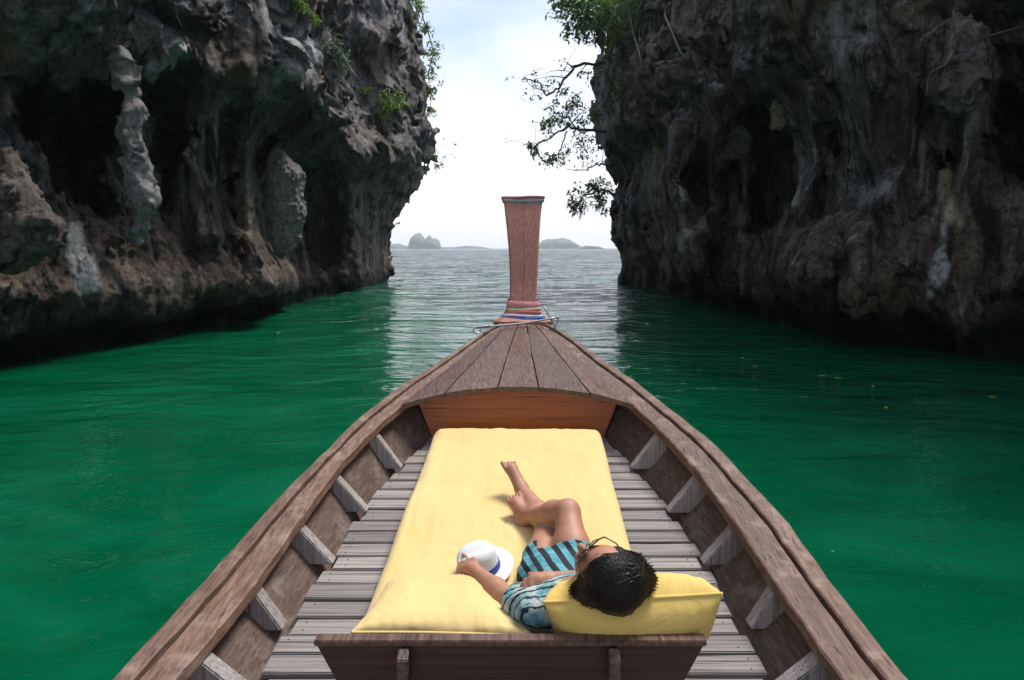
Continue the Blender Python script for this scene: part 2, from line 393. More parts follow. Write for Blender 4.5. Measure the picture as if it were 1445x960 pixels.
class Cliff:
    def __init__(s, sgn, base, prof, end, caves, ribs, seed, cd, rough, top, prof2):
        s.prof2 = prof2
        s.cd, s.rough, s.top = cd, rough, top
        s.sgn, s.base, s.prof, s.end, s.caves, s.ribs, s.off = sgn, base, prof, end, caves, ribs, np.float32(seed)
    def wall(s, p):
        """> 0 in the open channel, < 0 in rock, no noise"""
        Y, z = p[:, 1], p[:, 2]
        fr = sstep(Y, 20, 29); w = interp(Y, *s.base) - interp(z, *s.prof) * (1 - fr) - interp(z, *s.prof2) * fr
        d = w - s.sgn * p[:, 0]                       # sgn*x grows into the rock
        d = d + np.maximum(0, z - 5.6) * interp(Y, [10, 18, 28], [.26, .2, .0]) * (1 if s.sgn < 0 else .5)
        e = s.end + .0 * z
        return np.maximum(d, (Y - e) * .8) if s.end else d
    def full(s, p, fine=True):
        d = s.wall(p); Y, z = p[:, 1], p[:, 2]
        near = p[:, 1] > 4
        u, v = uv_of(p); px = np.maximum(Y, 3) / F_PX
        wob = vnoise(p * .9 + s.off) * 9 + vnoise(p * 2.3 + s.off) * 5
        for chain, amp in s.ribs:                    # flowstone ribs and lumps that stand proud
            q = capsules_uv(u + wob, v, chain)
            rr = max(c[2] for c in chain)
            d = d - np.where(near, amp * sstep(-q, -rr * .5, rr * .95), 0)
        for chain in s.caves:                        # hollows running back into the rock
            q = (capsules_uv(u, v, chain) + wob * 1.2) * px
            d = np.where(near, np.maximum(d, -np.maximum(q, (np.abs(s.depth(p)) - interp(Y, [11, 22], [s.cd, 1.3])))), d)
        q = p + s.off
        up = sstep(z, 4.0, 6.0)
        b1 = np.abs(vnoise(q * (.42, .42, .5)))
        st = vnoise(q * (1.3, 1.3, .2) + 3); st2 = np.abs(vnoise(q * (3.0, 3.0, .4) + 13))
        wp = q + .35 * np.stack([vnoise(q * .8 + 21), vnoise(q * .8 + 31), vnoise(q * .8 + 41)], 1)
        rp = np.stack([wp[:, 0] * .9 + wp[:, 2] * .25, wp[:, 1] * .75 + wp[:, 2] * .3, wp[:, 2] * .55 - wp[:, 1] * .3], 1)
        d = d + (1.2 * b1 - .4) * (.4 + .6 * up) + .75 * facets(rp * .9) * (.22 + s.rough * up)
        d = d + (.34 * st + .26 * (st2 - .3)) * (1 - .7 * up)
        if fine:
            d = d + .28 * facets(rp * 2.6 + 5) * (.25 + s.rough * up) + .12 * (np.abs(vnoise(q * (2.4, 2.4, 1.2) + 5)) - .25)
            d = d + .085 * vnoise(q * 4.7 + 9) + .05 * vnoise(q * 9.5) + .032 * vnoise(q * 19 + 4)
        return d * .7
    def depth(s, p):
        return s.wall(p)
    def attrs(s, V, stains_and_light):
        u, v = uv_of(V); z = V[:, 2]; wob = vnoise(V * 2.2 + 5) * 7 + vnoise(V * 6) * 4
        A = {'brown': sstep(z, 3.4, 1.6) * (V[:, 1] > 5), 'wet': sstep(z + .45 * vnoise(V * 1.4), 1.0, .3), 'pale': np.zeros(len(V)), 'ochre': np.zeros(len(V))}
        for kind, chain, k in stains_and_light:
            A[kind] = np.maximum(A[kind], k * sstep(-(capsules_uv(u, v, chain) + wob), -3, 6))
        return A
    def build(s, name, tx0, tx1, mat, label, stains_and_light):
        st = .0025; hs = .014
        a = np.arange(tx0, tx1, st); b = np.arange(-.21, .43, st); c = np.arange(math.log(6.2), math.log(46), hs)
        na, nb, nc = [(len(q) // 8) * 8 for q in (a, b, c)]; a, b, c = a[:na].astype(np.float32), b[:nb].astype(np.float32), np.exp(c[:nc]).astype(np.float32)
        def pts(ia, ib, ic): Y = c[ic]; return np.stack([a[ia] * Y, Y, HCAM + b[ib] * Y], -1)
        I, J, K = np.meshgrid(np.arange(0, na, 8), np.arange(0, nb, 8), np.arange(0, nc, 8), indexing='ij')
        I, J, K = I.ravel(), J.ravel(), K.ravel()
        P = pts(I + 4, J + 4, K + 4).astype(np.float32); dc = s.full(P, False)
        half = .5 * np.linalg.norm(pts(I, J, K) - pts(np.minimum(I + 8, na - 1), np.minimum(J + 8, nb - 1), np.minimum(K + 8, nc - 1)), axis=-1)
        keep = (np.abs(dc) < half * .95 + .5) & (P[:, 2] > -.6 - half)
        Fv = np.repeat(np.repeat(np.repeat(dc.reshape(na // 8, nb // 8, nc // 8), 8, 0), 8, 1), 8, 2).astype(np.float32)
        lo8 = np.stack([I, J, K], 1)[keep]; g = np.stack(np.meshgrid(*[np.arange(8)] * 3, indexing='ij'), -1).reshape(-1, 3)
        for i in range(0, len(lo8), 1500):
            q = (lo8[i:i + 1500, None] + g[None]).reshape(-1, 3)
            p = pts(q[:, 0], q[:, 1], q[:, 2]).astype(np.float32)
            Fv[q[:, 0], q[:, 1], q[:, 2]] = s.full(p)
        V, Q = nets(Fv); del Fv
        Y = np.exp(np.log(c[0]) + V[:, 2] * hs); X = (a[0] + V[:, 0] * st) * Y; Z = HCAM + (b[0] + V[:, 1] * st) * Y
        V = np.stack([X, Y, Z], 1).astype(np.float32)
        kq = (V[Q][:, :, 2].max(1) > -.5); Q = Q[kq]
        lab = np.arange(len(V))                       # drop crumbs that hang free of the rock
        for _ in range(400):
            mn = lab[Q].min(1); l2 = lab.copy()
            for k in range(4): np.minimum.at(l2, Q[:, k], mn)
            l2 = l2[l2]
            if (l2 == lab).all(): break
            lab = l2
        Q = Q[np.bincount(lab, minlength=len(V))[lab[Q[:, 0]]] > 3000]
        us, inv = np.unique(Q, return_inverse=True); V = V[us]; Q = inv.reshape(Q.shape)
        root = mesh_np(name, V, Q, mat, None, True, s.attrs(V, stains_and_light)); tag(root, label, None, None, 'structure')
        # rest of the rock, coarser: unseen top lowered and rear flared to admit light
        h = .5; lo = np.array([-22, -14, -1.0]) if s.sgn < 0 else np.array([2., -14, -1.0])
        n = (42, 104, 42)
        g = np.stack(np.meshgrid(*[lo[k] + h * np.arange(n[k]) for k in range(3)], indexing='ij'), -1).reshape(-1, 3).astype(np.float32)
        Fc = (s.full(g, False) + .55)
        Fc = np.maximum(Fc, (g[:, 2] - s.top - 1.5 * vnoise(g * .3)) * .7).reshape(n)
        V, Q = nets(Fc); V = (V * h + lo).astype(np.float32)
        mesh_np('rock_mass', V, Q, mat, root, True, s.attrs(V, []))
        return root
    def hit(s, px, py, back=0.0):
        d = ray(px, py); t = np.linspace(5, 45, 1600); P = (np.array([0, 0, HCAM]) + t[:, None] * d).astype(np.float32)
        f = s.full(P, False); i = int(np.argmax(f < 0)) if (f < 0).any() else len(t) - 1
        return P[max(i - 1, 0)] + d * back
left = Cliff(-1, ([-15, 3, 10, 12.6, 15, 18, 21, 25.7, 30, 35, 50], [17., 10., 7.8, 7.1, 6.8, 6.8, 7.0, 7.4, 7.0, 6.5, 6.5]),
    ([-1, .2, .55, 1.1, 1.8, 2.6, 3.6, 4.3, 4.9, 5.6, 8, 11, 14, 28], [-.5, -.3, .25, .3, .05, -.35, -.35, .1, 1.0, 1.7, 1.6, 1.35, 1.1, .4]), 35.5,
    caves=[[(50, 140, 50), (90, 185, 78), (105, 250, 55), (160, 300, 14)], [(234, 140, 20), (238, 230, 28), (232, 290, 18)], [(445, 240, 28), (458, 295, 38), (455, 355, 34)],
           [(320, 190, 9), (318, 250, 8)], [(372, 200, 10), (366, 230, 6)]],
    ribs=[([(275, 140, 15), (272, 230, 14), (290, 330, 20)], .8), ([(345, 190, 10), (350, 330, 16), (385, 400, 28)], .6), ([(302, 170, 8), (305, 330, 10)], .45),
          ([(500, 215, 20), (500, 300, 16), (505, 385, 26)], .8), ([(255, 75, 22), (300, 105, 20)], .7), ([(410, 70, 18), (430, 125, 20)], .6), ([(345, 95, 18), (365, 135, 20)], .5), ([(515, 225, 25), (560, 215, 25)], .6),
          ([(20, 420, 40), (380, 400, 30)], .35)], seed=3.3, cd=3.0, rough=.55, top=17, prof2=([-1, 0, .5, 1.2, 2.2, 3.2, 4.2, 5.2, 6, 9, 13, 28], [-.2, .1, .15, .2, .25, .6, 1.2, 1.9, 2.1, 1.9, 1.5, .6]))
LEFT_STAINS = [('pale', [(385, 20, 14), (440, 80, 18), (400, 110, 14)], .6), ('pale', [(255, 70, 16), (235, 100, 14)], .55), ('pale', [(215, 100, 14), (270, 120, 8)], .5),
    ('brown', [(300, 100, 20), (340, 130, 20)], .8), ('brown', [(320, 60, 12), (330, 90, 12)], .5), ('brown', [(540, 200, 14), (570, 205, 12)], .5),
    ('ochre', [(278, 165, 5), (272, 240, 5), (285, 320, 6)], .45), ('ochre', [(352, 200, 4), (352, 330, 6)], .35), ('pale', [(108, 325, 12), (125, 400, 18)], .9)]
cl = left.build('cliff_left', -.97, -.09, M['rockL'], 'grey and tan limestone cliff with overhang and sea caves', LEFT_STAINS)
right = Cliff(1, ([-15, 3, 10.4, 12.8, 15.8, 20, 23.2, 27, 31.7, 50], [17., 10.2, 7.9, 6.6, 6.3, 6.3, 6.2, 5.8, 5.3, 5.3]),
    ([-1, .2, .6, 1.2, 2.0, 2.8, 3.6, 4.4, 5.2, 6.5, 9, 13, 28], [-.5, -.3, .2, .5, .4, .1, .2, .6, 1.1, 1.8, 1.9, 1.6, .8]), 32.0,
    caves=[[(1065, 175, 36), (1080, 225, 50), (1076, 290, 46), (1058, 325, 28)], [(1425, 120, 36), (1432, 200, 42), (1445, 240, 34)], [(1335, 160, 7), (1338, 225, 9)], [(1180, 190, 8), (1190, 260, 7)]],
    ribs=[([(960, 190, 26), (945, 260, 34), (975, 330, 28), (985, 380, 10)], 1.7), ([(1005, 130, 22), (1008, 230, 14), (1000, 330, 12)], 1.1), ([(1150, 130, 16), (1150, 230, 12), (1125, 300, 14)], .7),
          ([(1220, 80, 26), (1230, 200, 22), (1260, 300, 16)], .9), ([(1290, 120, 12), (1285, 220, 10), (1240, 290, 16)], .6), ([(1150, 380, 60), (1230, 330, 50), (1200, 420, 60)], 1.2),
          ([(1345, 95, 40), (1350, 115, 38)], 1.0), ([(1310, 330, 26), (1290, 370, 22)], .5), ([(1380, 120, 12), (1360, 220, 10), (1330, 330, 14)], .5), ([(900, 120, 60), (890, 170, 50)], .9)], seed=11.7, cd=3.0, rough=.4, top=15, prof2=([-1, 0, 1.2, 2.2, 3.2, 4.4, 5.2, 6.2, 8, 11, 28], [-.2, -.1, .1, .65, .85, .75, .65, 1.1, 1.35, 1.1, .4]))
RIGHT_STAINS_AND_LIGHT = [('ochre', [(1335, 250, 12), (1340, 310, 14)], 1.), ('pale', [(1332, 320, 10), (1328, 370, 12), (1308, 425, 4)], 1.), ('ochre', [(1312, 415, 4), (1302, 440, 2)], .8),
    ('pale', [(962, 255, 6), (962, 290, 4)], .9), ('pale', [(968, 330, 8), (962, 350, 6)], .7), ('pale', [(1122, 195, 3), (1130, 230, 3), (1125, 285, 3)], .9), ('pale', [(1250, 265, 12), (1215, 285, 8)], .45),  # thin pale chain on the cave edge is rim light put into the colour
    ('ochre', [(1155, 150, 5), (1165, 210, 5)], .4), ('brown', [(1170, 340, 40), (1190, 420, 40)], .8), ('ochre', [(1390, 130, 4), (1365, 190, 5)], .5), ('pale', [(1180, 10, 10), (1185, 90, 8)], .4)]
crr = right.build('cliff_right', .085, .93, M['rockR'], 'dark limestone cliff hung with flowstone curtains', RIGHT_STAINS_AND_LIGHT)
def rock_part(name, cliff, chain, mat, parent, label, fwd, stain=None, h=.035, lump=1.0):
    """a hanging or standing lump of rock through pixels, at the distance of the wall it grows from"""
    d0 = min(float(cliff.hit(x, y)[1]) for x, y, r in (chain[0], chain[len(chain) // 2], chain[-1])) - fwd
    pr = []
    q = [(at_Y(x, y, d0), r * d0 / F_PX) for x, y, r in chain]
    for (a, ra), (b, rb) in zip(q[:-1], q[1:]): pr.append(('c', a, b, ra, rb, .12))
    nf = lambda g: lump * .09 * (np.abs(vnoise(g * 2.6 + 2)) - .2) + lump * .12 * (np.abs(vnoise(g * (5., 5., 3) + 4)) - .2) + .035 * vnoise(g * 11) + .02 * vnoise(g * 23)
    def at(V):
        z = np.zeros(len(V)); A = {'brown': z + .15, 'wet': z, 'pale': z, 'ochre': z}
        if stain: A[stain[0]] = z + stain[1]
        return A
    o = sdf_mesh(name, pr, h, mat, parent, nf, None, at); o['label'] = label; return o
rock_part('stalactite', left, [(172, 85, 18), (180, 120, 15), (188, 160, 13), (182, 195, 16), (192, 235, 15), (204, 280, 19), (198, 318, 13), (196, 345, 5)], M['rockL'], cl, 'knobbly grey stalactite hanging before the dark cave', .3, ('pale', .35))
rock_part('stalactite', left, [(392, 225, 14), (402, 250, 24), (404, 300, 25), (402, 335, 20), (396, 355, 10)], M['rockL'], cl, 'rounded bell shaped stalactite with pale front', .8, ('pale', .35), .03, .4)
rock_part('boulder', left, [(8, 235, 22), (20, 285, 34), (45, 320, 36), (20, 350, 36), (-30, 330, 40)], M['rockL'], cl, 'tan boulder jutting above the waterline', .4, ('brown', .9))
rock_part('stalactite', right, [(1348, 70, 40), (1352, 110, 42), (1345, 135, 26)], M['rockR'], crr, 'rounded dark rock knob hanging from the cliff', .3)
rock_part('stalactite', right, [(1098, 150, 8), (1099, 175, 6), (1101, 190, 2)], M['rockR'], crr, 'small pale stalactite at the cave mouth', .2, ('ochre', .6), .02)
# ------------------------------------------------------------ far islands
def island(name, prof, Y, label, depth):
    us = np.array([q[0] for q in prof], float); ts = np.array([q[1] for q in prof], float)
    nu, nv = 90, 24; V = []; Fc = []
    for i in range(nu):
        u = us[0] + (us[-1] - us[0]) * i / (nu - 1); top = np.interp(u, us, ts); x, z = at_Y(u, top, Y)[[0, 2]]; z = max(z, .3)
        for j in range(nv):
            an = math.pi * j / (nv - 1); k = math.sin(an) ** .35
            nn = float(vnoise(np.array([[x * .06, j * .5, z * .05]]))[0]) * .16 + float(vnoise(np.array([[x * .2, j * 1.1, 3]]))[0]) * .08
            V.append((x, Y - math.cos(an) * depth, max(z * k * (1 + nn * (j not in (0, nv - 1))), -.5) if 0 < j < nv - 1 else -1))
    for i in range(nu - 1):
        for j in range(nv - 1): Fc.append((i * nv + j, i * nv + j + 1, (i + 1) * nv + j + 1, (i + 1) * nv + j))
    o = mesh_np(name, V, Fc, M['isle'], None, True); tag(o, label, None, None, 'structure')
m = Mat('island_rock_and_forest'); q = m.noise(m.coord((.05, .05, .05)), 1, 6, .65)
M['isle'] = m.fin(m.ramp(q, (.35, (.03, .06, .03)), (.55, (.10, .11, .09)), (.7, (.26, .24, .22))), .9)
island('island', [(579, 350), (581, 338), (586, 333), (592, 332), (597, 336), (600, 341), (603, 337), (607, 334), (610, 340), (614, 337), (618, 340), (621, 350)], 1500, 'steep rocky islet with two peaks on the horizon', 40)
island('island', [(752, 350), (765, 341), (778, 339), (792, 337), (800, 338), (808, 342), (816, 348), (824, 350)], 1600, 'low wooded island on the horizon beside the prow', 90)
island('island', [(806, 352), (815, 350), (828, 347), (842, 348), (850, 351), (870, 353)], 1150, 'low headland reaching behind the dark cliff', 40)
island('island', [(520, 350), (545, 347), (560, 344), (575, 348), (640, 349), (660, 347), (690, 350)], 2000, 'faint distant hills along the horizon', 90)

# ------------------------------------------------------------ the longtail boat
def zfloor(Y): return .08 + .13 * Y
ZG = ([-4, 0, 1.2, 2.39, 3.0, 3.7, 4.2, 4.8, 5.3, 5.7, 6.1], [.42, .42, .47, .61, .705, .825, .905, 1.005, 1.095, 1.175, 1.27])
def zg(Y): return float(np.interp(Y, *ZG))
def edge(pix, back):
    """a rail edge traced on the sheer: (Y, x) samples, carried on behind the camera"""
    P = np.array([at_fn(x, y, zg) for x, y in pix]); P = P[np.argsort(P[:, 1])]
    Y = np.r_[[b[0] for b in back], P[:, 1]]; X = np.r_[[b[1] for b in back], P[:, 0]]
    return lambda q: np.interp(q, Y, X)
LO = edge([(159, 960), (237, 877), (325, 778), (412, 684), (500, 597), (566, 544), (600, 525), (650, 490), (690, 465), (712, 455)], [(-4, -.95), (-1.5, -1.25), (.6, -1.33)])
LI = edge([(244, 960), (325, 866), (412, 746), (483, 649), (526, 606), (548, 586), (585, 556), (640, 514), (690, 473), (714, 459)], [(-4, -.78), (-1.5, -1.06), (.6, -1.13)])
RO = edge([(1278, 960), (1212, 873), (1103, 728), (1015, 634), (945, 577), (897, 540), (860, 515), (815, 482), (782, 462), (762, 453)], [(-4, 1.0), (-1.5, 1.29), (.6, 1.37)])
RI = edge([(1190, 960), (1146, 894), (1094, 820), (1032, 728), (984, 663), (932, 606), (910, 585), (876, 556), (822, 511), (780, 472), (760, 458)], [(-4, .83), (-1.5, 1.1), (.6, 1.17)])
def xc(Y): return .5 * (LO(Y) + RO(Y))
boat = empty('longtail_boat', (.05, 2, .0), 'weathered wooden longtail boat with raised prow and slatted floor', 'boat')
YS = np.r_[np.arange(-3.9, 5.5, .12), np.arange(5.5, 5.93, .05)]
def rail(name, fa, fb, sgn, dz, label=None):
    secs = []
    for Y in YS:
        a, b = fa(Y), fb(Y); z = zg(Y) + dz + .0025 * math.sin(Y * 7.3 + sgn)
        n = .003 * math.sin(Y * 23 + sgn * 2)
        e = .006 * (1 if b > a else -1)
        secs.append([(a + n, Y, z - .045), (a + n, Y, z - .005), (a + n + e, Y, z), (b + n - e, Y, z), (b + n, Y, z - .005), (b + n, Y, z - .045)])
    return loft(name, secs, M['rail'], boat)
for sgn, fo, fi in ((-1, LO, LI), (1, RO, RI)):
    mid = lambda Y, fo=fo, fi=fi: fo(Y) * .62 + fi(Y) * .38
    rail('gunwale_rail', fo, lambda Y: mid(Y) + .004 * sgn, sgn, .008)
    rail('gunwale_rail', lambda Y: mid(Y) - .004 * sgn, fi, sgn + .5, -.006)
    # hull planking: inside skin, outside skin
    def wallx(Y, t, fo=fo, fi=fi, sgn=sgn):          # t 0 at rail, 1 at floor, on the inside
        top = fo(Y) - sgn * .05; bot = fi(Y) - sgn * (.10 if Y < 4.1 else .12); return top + (bot - top) * t
    ins = [[(wallx(Y, t), Y, zg(Y) - .03 - t * (zg(Y) - .03 - zfloor(Y) + .06)) for t in (0, .25, .5, .75, 1.0)] for Y in YS if Y < 5.0]
    o = loft('hull_side', ins, M['hull'], boat, False, False, True)
    out = []
    for Y in YS:
        xm = xc(Y); hw = abs(fo(Y) - xm); zt = zg(Y) - .05
        kz = np.interp(Y, [-4, 4.0, 5.2, 5.95], [-.3, -.3, .25, .85])
        out.append([(xm + sgn * (hw - .012) * f, Y, zt + (kz - zt) * g) for f, g in ((1, 0), (1.0, .12), (.93, .35), (.78, .6), (.5, .85), (0, 1))])
    loft('hull_planking', out, M['hull'], boat, False, False, True)
# ribs: slanted timbers from rail to floor
RIB_Y = [at_fn(565, 662, zfloor)[1], at_fn(520, 723, zfloor)[1], at_fn(470, 796, zfloor)[1], at_fn(402, 886, zfloor)[1]]
RIB_Y += [RIB_Y[-1] - .36 * k for k in range(1, 8)]
for i, Y in enumerate(RIB_Y):
    for sgn, fi in ((-1, LI), (1, RI)):
        zt, zb = zg(Y) - .047, zfloor(Y) + .012
        foot = fi(Y) - sgn * .165 if i > 3 else [at_fn(568, 662, zfloor)[0], at_fn(520, 723, zfloor)[0], at_fn(473, 796, zfloor)[0], at_fn(404, 886, zfloor)[0]][i] if sgn < 0 else \
            [at_fn(889, 662, zfloor)[0], at_fn(940, 723, zfloor)[0], at_fn(989, 796, zfloor)[0], at_fn(1056, 889, zfloor)[0]][i]
        t = fi(Y) + sgn * .02; w = .15 + .015 * math.sin(i * 3 + sgn)
        j = random.uniform(-.01, .01)
        p = [(t, zt), (foot, zb), (foot + sgn * w, zb), (t + sgn * .10, zt)]
        prism('rib', [(x, Y - .034 + j, z) for x, z in p], [(x, Y + .034 + j, z) for x, z in p], M['rib'], boat, .005)
def plank_name(k): return 'floor_plank' if k == 0 else 'floor_plank.%03d' % k
def nail_mesh():
    me = bpy.data.meshes.new('nail'); n = 7
    me.from_pydata([(.0032 * math.cos(6.283 * i / n), .0032 * math.sin(6.283 * i / n), z) for z in (-.002, .0012) for i in range(n)], [], [tuple(range(n, 2 * n))] + [(i, (i + 1) % n, n + (i + 1) % n, n + i) for i in range(n)])
    m_ = Mat('rusty_nail'); me.materials.append(m_.fin((.03, .018, .012), .6)); return me
# floor planks, each on its own
k = 0; Y = 4.19
while Y > -1.6:
    wdt = random.uniform(.082, .094); gap = random.uniform(.010, .018)
    y0, y1 = Y - wdt, Y; ym = (y0 + y1) / 2
    e = random.uniform(0, .03); rb = min(abs(ym - r) for r in RIB_Y); cut = .02 if rb < .07 else .0
    xl = LI(ym) - .0 + .10 + cut + random.uniform(0, .02) ; xr = RI(ym) - .10 - cut - random.uniform(0, .02)
    zt = random.uniform(-.004, .004); sk = random.uniform(-.006, .006)
    n = 9; top = []; jit = [random.uniform(-.003, .003) for _ in range(2 * n)]
    xl -= .02; xr += .02; dl, dr = (LI(y1) - LI(y0)) * .8, (RI(y1) - RI(y0)) * .8
    P = [(xl + (xr - xl) * i / (n - 1), y0 + jit[i] + sk * (i / n - .5)) for i in range(n)] + [(xr + dr - (xr + dr - xl - dl) * i / (n - 1), y1 + jit[n + i] - sk * (i / n - .5)) for i in range(n)]
    prism('floor_plank', [(x, y, zfloor(y) + zt) for x, y in P], [(x, y, zfloor(y) - .024) for x, y in P], M['floor'], boat, .004)
    for xn in (xl + .05, xl + .28, xr - .05, xr - .28):
        for yn in (y0 + .022, y1 - .022):
            nail_me = bpy.data.meshes.get('nail') or nail_mesh(); no = bpy.data.objects.new('nail', nail_me); no.location = (xn + random.uniform(-.01, .01), yn, zfloor(yn) + zt + .0005)
            if ym > 1.7 and random.random() < .65: link(no, bpy.data.objects[plank_name(k)])
    Y = y0 - gap; k += 1
# dark bilge under the planks
prism('bilge_board', [(LI(-1.6) + .1, -1.6, zfloor(-1.6) - .07), (RI(-1.6) - .1, -1.6, zfloor(-1.6) - .07), (RI(4.25) - .1, 4.25, zfloor(4.25) - .07), (LI(4.25) + .1, 4.25, zfloor(4.25) - .07)],
      [(LI(-1.6) + .1, -1.6, zfloor(-1.6) - .09), (RI(-1.6) - .1, -1.6, zfloor(-1.6) - .09), (RI(4.25) - .1, 4.25, zfloor(4.25) - .09), (LI(4.25) + .1, 4.25, zfloor(4.25) - .09)], M['dark'], boat, 0)
# bow deck of five tapering planks with a crown
def zdeck(x, Y):
    a, b = LI(Y), RI(Y); t = (x - a) / max(b - a, .01) * 2 - 1; return zg(Y) + .008 + .05 * (1 - t * t) * min(1, (b - a) / 1.0)
def deck_front(t): return 4.13 - .16 * abs(2 * t - 1) ** 3.2
LINES = [0, .165, .405, .60, .835, 1]
for a, b in zip(LINES[:-1], LINES[1:]):
    nu, nv = 7, 16; g = .0045; top = []
    for i in range(nv):
        row = []
        for j in range(nu):
            t = a + (b - a) * j / (nu - 1); y0 = deck_front(t); Yq = y0 + (5.60 - y0) * i / (nv - 1)
            xl, xr = LI(Yq) + .006, RI(Yq) - .006; x = xl + (xr - xl) * t
            if j == 0: x += g
            if j == nu - 1: x -= g
            row.append((x, Yq, zdeck(x, Yq) + .0015 * math.sin(Yq * 9 + a * 40)))
        top.append(row)
    secs = [r + [(x, y, z - .03) for x, y, z in r[::-1]] for r in top]
    loft('deck_plank', secs, M['deck'], boat)
# varnished bulkhead under the deck edge
nb = 24; secs = []
for i in range(nb):
    t = i / (nb - 1); Yb = 4.22; xl, xr = LI(Yb) - .02, RI(Yb) + .02; x = xl + (xr - xl) * t
    xb = xl + .11 + (xr - xl - .22) * t; zt = zdeck(x, Yb) - .034; zb = zfloor(Yb) - .03
    secs.append([(x, Yb, zt), (xb, Yb - .03, zb), (xb, Yb + .01, zb), (x, Yb + .04, zt)])
loft('bulkhead', secs, M['varnish'], boat)
# stem: breast hook and prow
def ring(c, w, d): return [(c[0] - w, c[1] - d, c[2]), (c[0] + w, c[1] - d, c[2]), (c[0] + w, c[1] + d, c[2]), (c[0] - w, c[1] + d, c[2])]
prow_px = [(738, 470, 5.80, 40), (738, 458, 5.84, 29), (738, 442, 5.88, 21), (738, 425, 5.92, 19), (738.5, 400, 5.98, 19), (739, 370, 6.04, 20), (738.5, 335, 6.12, 22), (738, 305, 6.2, 24.5), (738, 278, 6.28, 27.5)]
def prow_sec(px, py, Y, hw, bev=.014, gr=.010):
    c = at_Y(px, py, Y); w = hw * Y / F_PX; d = .055 + .02 * (hw / 27)
    return [(c[0] - w, Y - d + bev, c[2]), (c[0] - w + bev, Y - d, c[2]), (c[0] + .001, Y - d, c[2]), (c[0] + .003, Y - d + gr, c[2]), (c[0] + .005, Y - d, c[2]), (c[0] + w - bev, Y - d, c[2]), (c[0] + w, Y - d + bev, c[2]), (c[0] + w, Y + d + .05, c[2]), (c[0] + w * .4, Y + d + .1, c[2]), (c[0] - w * .4, Y + d + .1, c[2]), (c[0] - w, Y + d + .05, c[2])]
PP = crom(prow_px, 40)
prow = loft('prow', [prow_sec(*q, gr=.010 * (.4 + .6 * math.sin(i * .5) ** 2)) for i, q in enumerate(PP)], M['prow'], boat)
hook = []
for i in range(25):
    t = i / 24 * 2 - 1; x = xc(5.68) + t * .26; Yh = 5.62 - .02 * math.cos(t * math.pi * 3) * (abs(t) < .75) + .12 * abs(t) ** 2
    hook.append((x, Yh))
prism('breast_hook', [(x, y, zg(5.66) + .03 - .05 * abs(x - xc(5.68))) for x, y in hook] + [(xc(5.9) + .10, 5.93, zg(5.9) + .05), (xc(5.9) - .10, 5.93, zg(5.9) + .05)],
      [(x, y, zg(5.66) - .012) for x, y in hook] + [(xc(5.9) + .10, 5.93, zg(5.9) - .02), (xc(5.9) - .10, 5.93, zg(5.9) - .02)], M['prow'], boat, .004)
# backrest board near the camera
Yb = 1.88; zr = at_Y(720, 905, Yb)[2]; xl, xr = at_Y(446, 905, Yb)[0], at_Y(994, 905, Yb)[0]
back = prism('backrest_board', [(xl, Yb, zr - .012), (xr, Yb, zr - .012), (xr - .13, Yb + .03, zfloor(Yb) + .0), (xl + .13, Yb + .03, zfloor(Yb) + .0)],
      [(xl, Yb + .022, zr - .012), (xr, Yb + .022, zr - .012), (xr - .13, Yb + .052, zfloor(Yb) + .0), (xl + .13, Yb + .052, zfloor(Yb) + .0)], M['dark'], boat, .003)
prism('backrest_rail', [(xl - .004, Yb - .012, zr + .008), (xr + .004, Yb - .012, zr + .008), (xr + .004, Yb + .03, zr + .008), (xl - .004, Yb + .03, zr + .008)],
      [(xl - .004, Yb - .012, zr - .010), (xr + .004, Yb - .012, zr - .010), (xr + .004, Yb + .03, zr - .010), (xl - .004, Yb + .03, zr - .010)], M['deck'], boat, .003)
for px in (571, 865):
    x = at_Y(px, 912, Yb)[0]; w = .016
    pr = [(Yb - .014, zr - .012), (Yb - .05, zr - .03), (Yb - .055, zr - .09), (Yb - .03, zr - .13), (Yb - .0, zr - .13)]
    prism('bracket', [(x - w, y, z) for y, z in pr], [(x + w, y, z) for y, z in pr], M['deck'], boat, .003)
# ------------------------------------------------------------ prow cloths
def wrap(name, py0, py1, col, parent, grow, seed):
    rnd = random.Random(seed); q = PP[:, 1]; secs = []
    for k in range(5):
        py = py0 + (py1 - py0) * k / 4; i = np.interp(py, q[::-1], np.arange(len(q))[::-1]); a = PP[int(i)]; b = PP[min(int(i) + 1, len(PP) - 1)]; r = a + (b - a) * (i - int(i))
        s_ = np.array(prow_sec(*r, gr=0)); c = s_.mean(0); d = s_ - c; L = np.linalg.norm(d, axis=1, keepdims=True)
        bul = grow + .008 * math.sin(math.pi * k / 4) - (.006 if k in (0, 4) else 0); pts = c + d * (1 + bul / L)
        dense = []
        for j in range(len(pts)):
            for f in (0, .25, .5, .75):
                p = pts[j] * (1 - f) + pts[(j + 1) % len(pts)] * f; p = p + np.array([0, -.003 * math.sin(p[0] * 60 + k * 2.2 + seed), .005 * math.sin(p[0] * 14 + seed * 2)]); dense.append(p)
        secs.append(dense)
    return loft(name, secs, plain(name + '_%d' % seed, col, .8), parent, True, False, True)
base = at_Y(738, 450, 5.85)
gar = empty('prow_garland', tuple(base), 'coloured cloth bands wound round the foot of the prow', 'cloth')
for i, (a, b, c) in enumerate([(434, 424, (.62, .25, .25)), (438, 433, (.50, .48, .25)), (443, 437, (.50, .12, .15)), (446, 442, (.70, .68, .70)), (451, 445, (.03, .11, .40)), (456, 450, (.05, .14, .36))]):
    wrap('cloth_band', a, b, c, gar, .022 + .005 * i, i + 1)
cap = empty('prow_top_wrap', tuple(at_Y(738, 285, 6.27)), 'faded grey and red cloth tied round the prow tip', 'cloth')
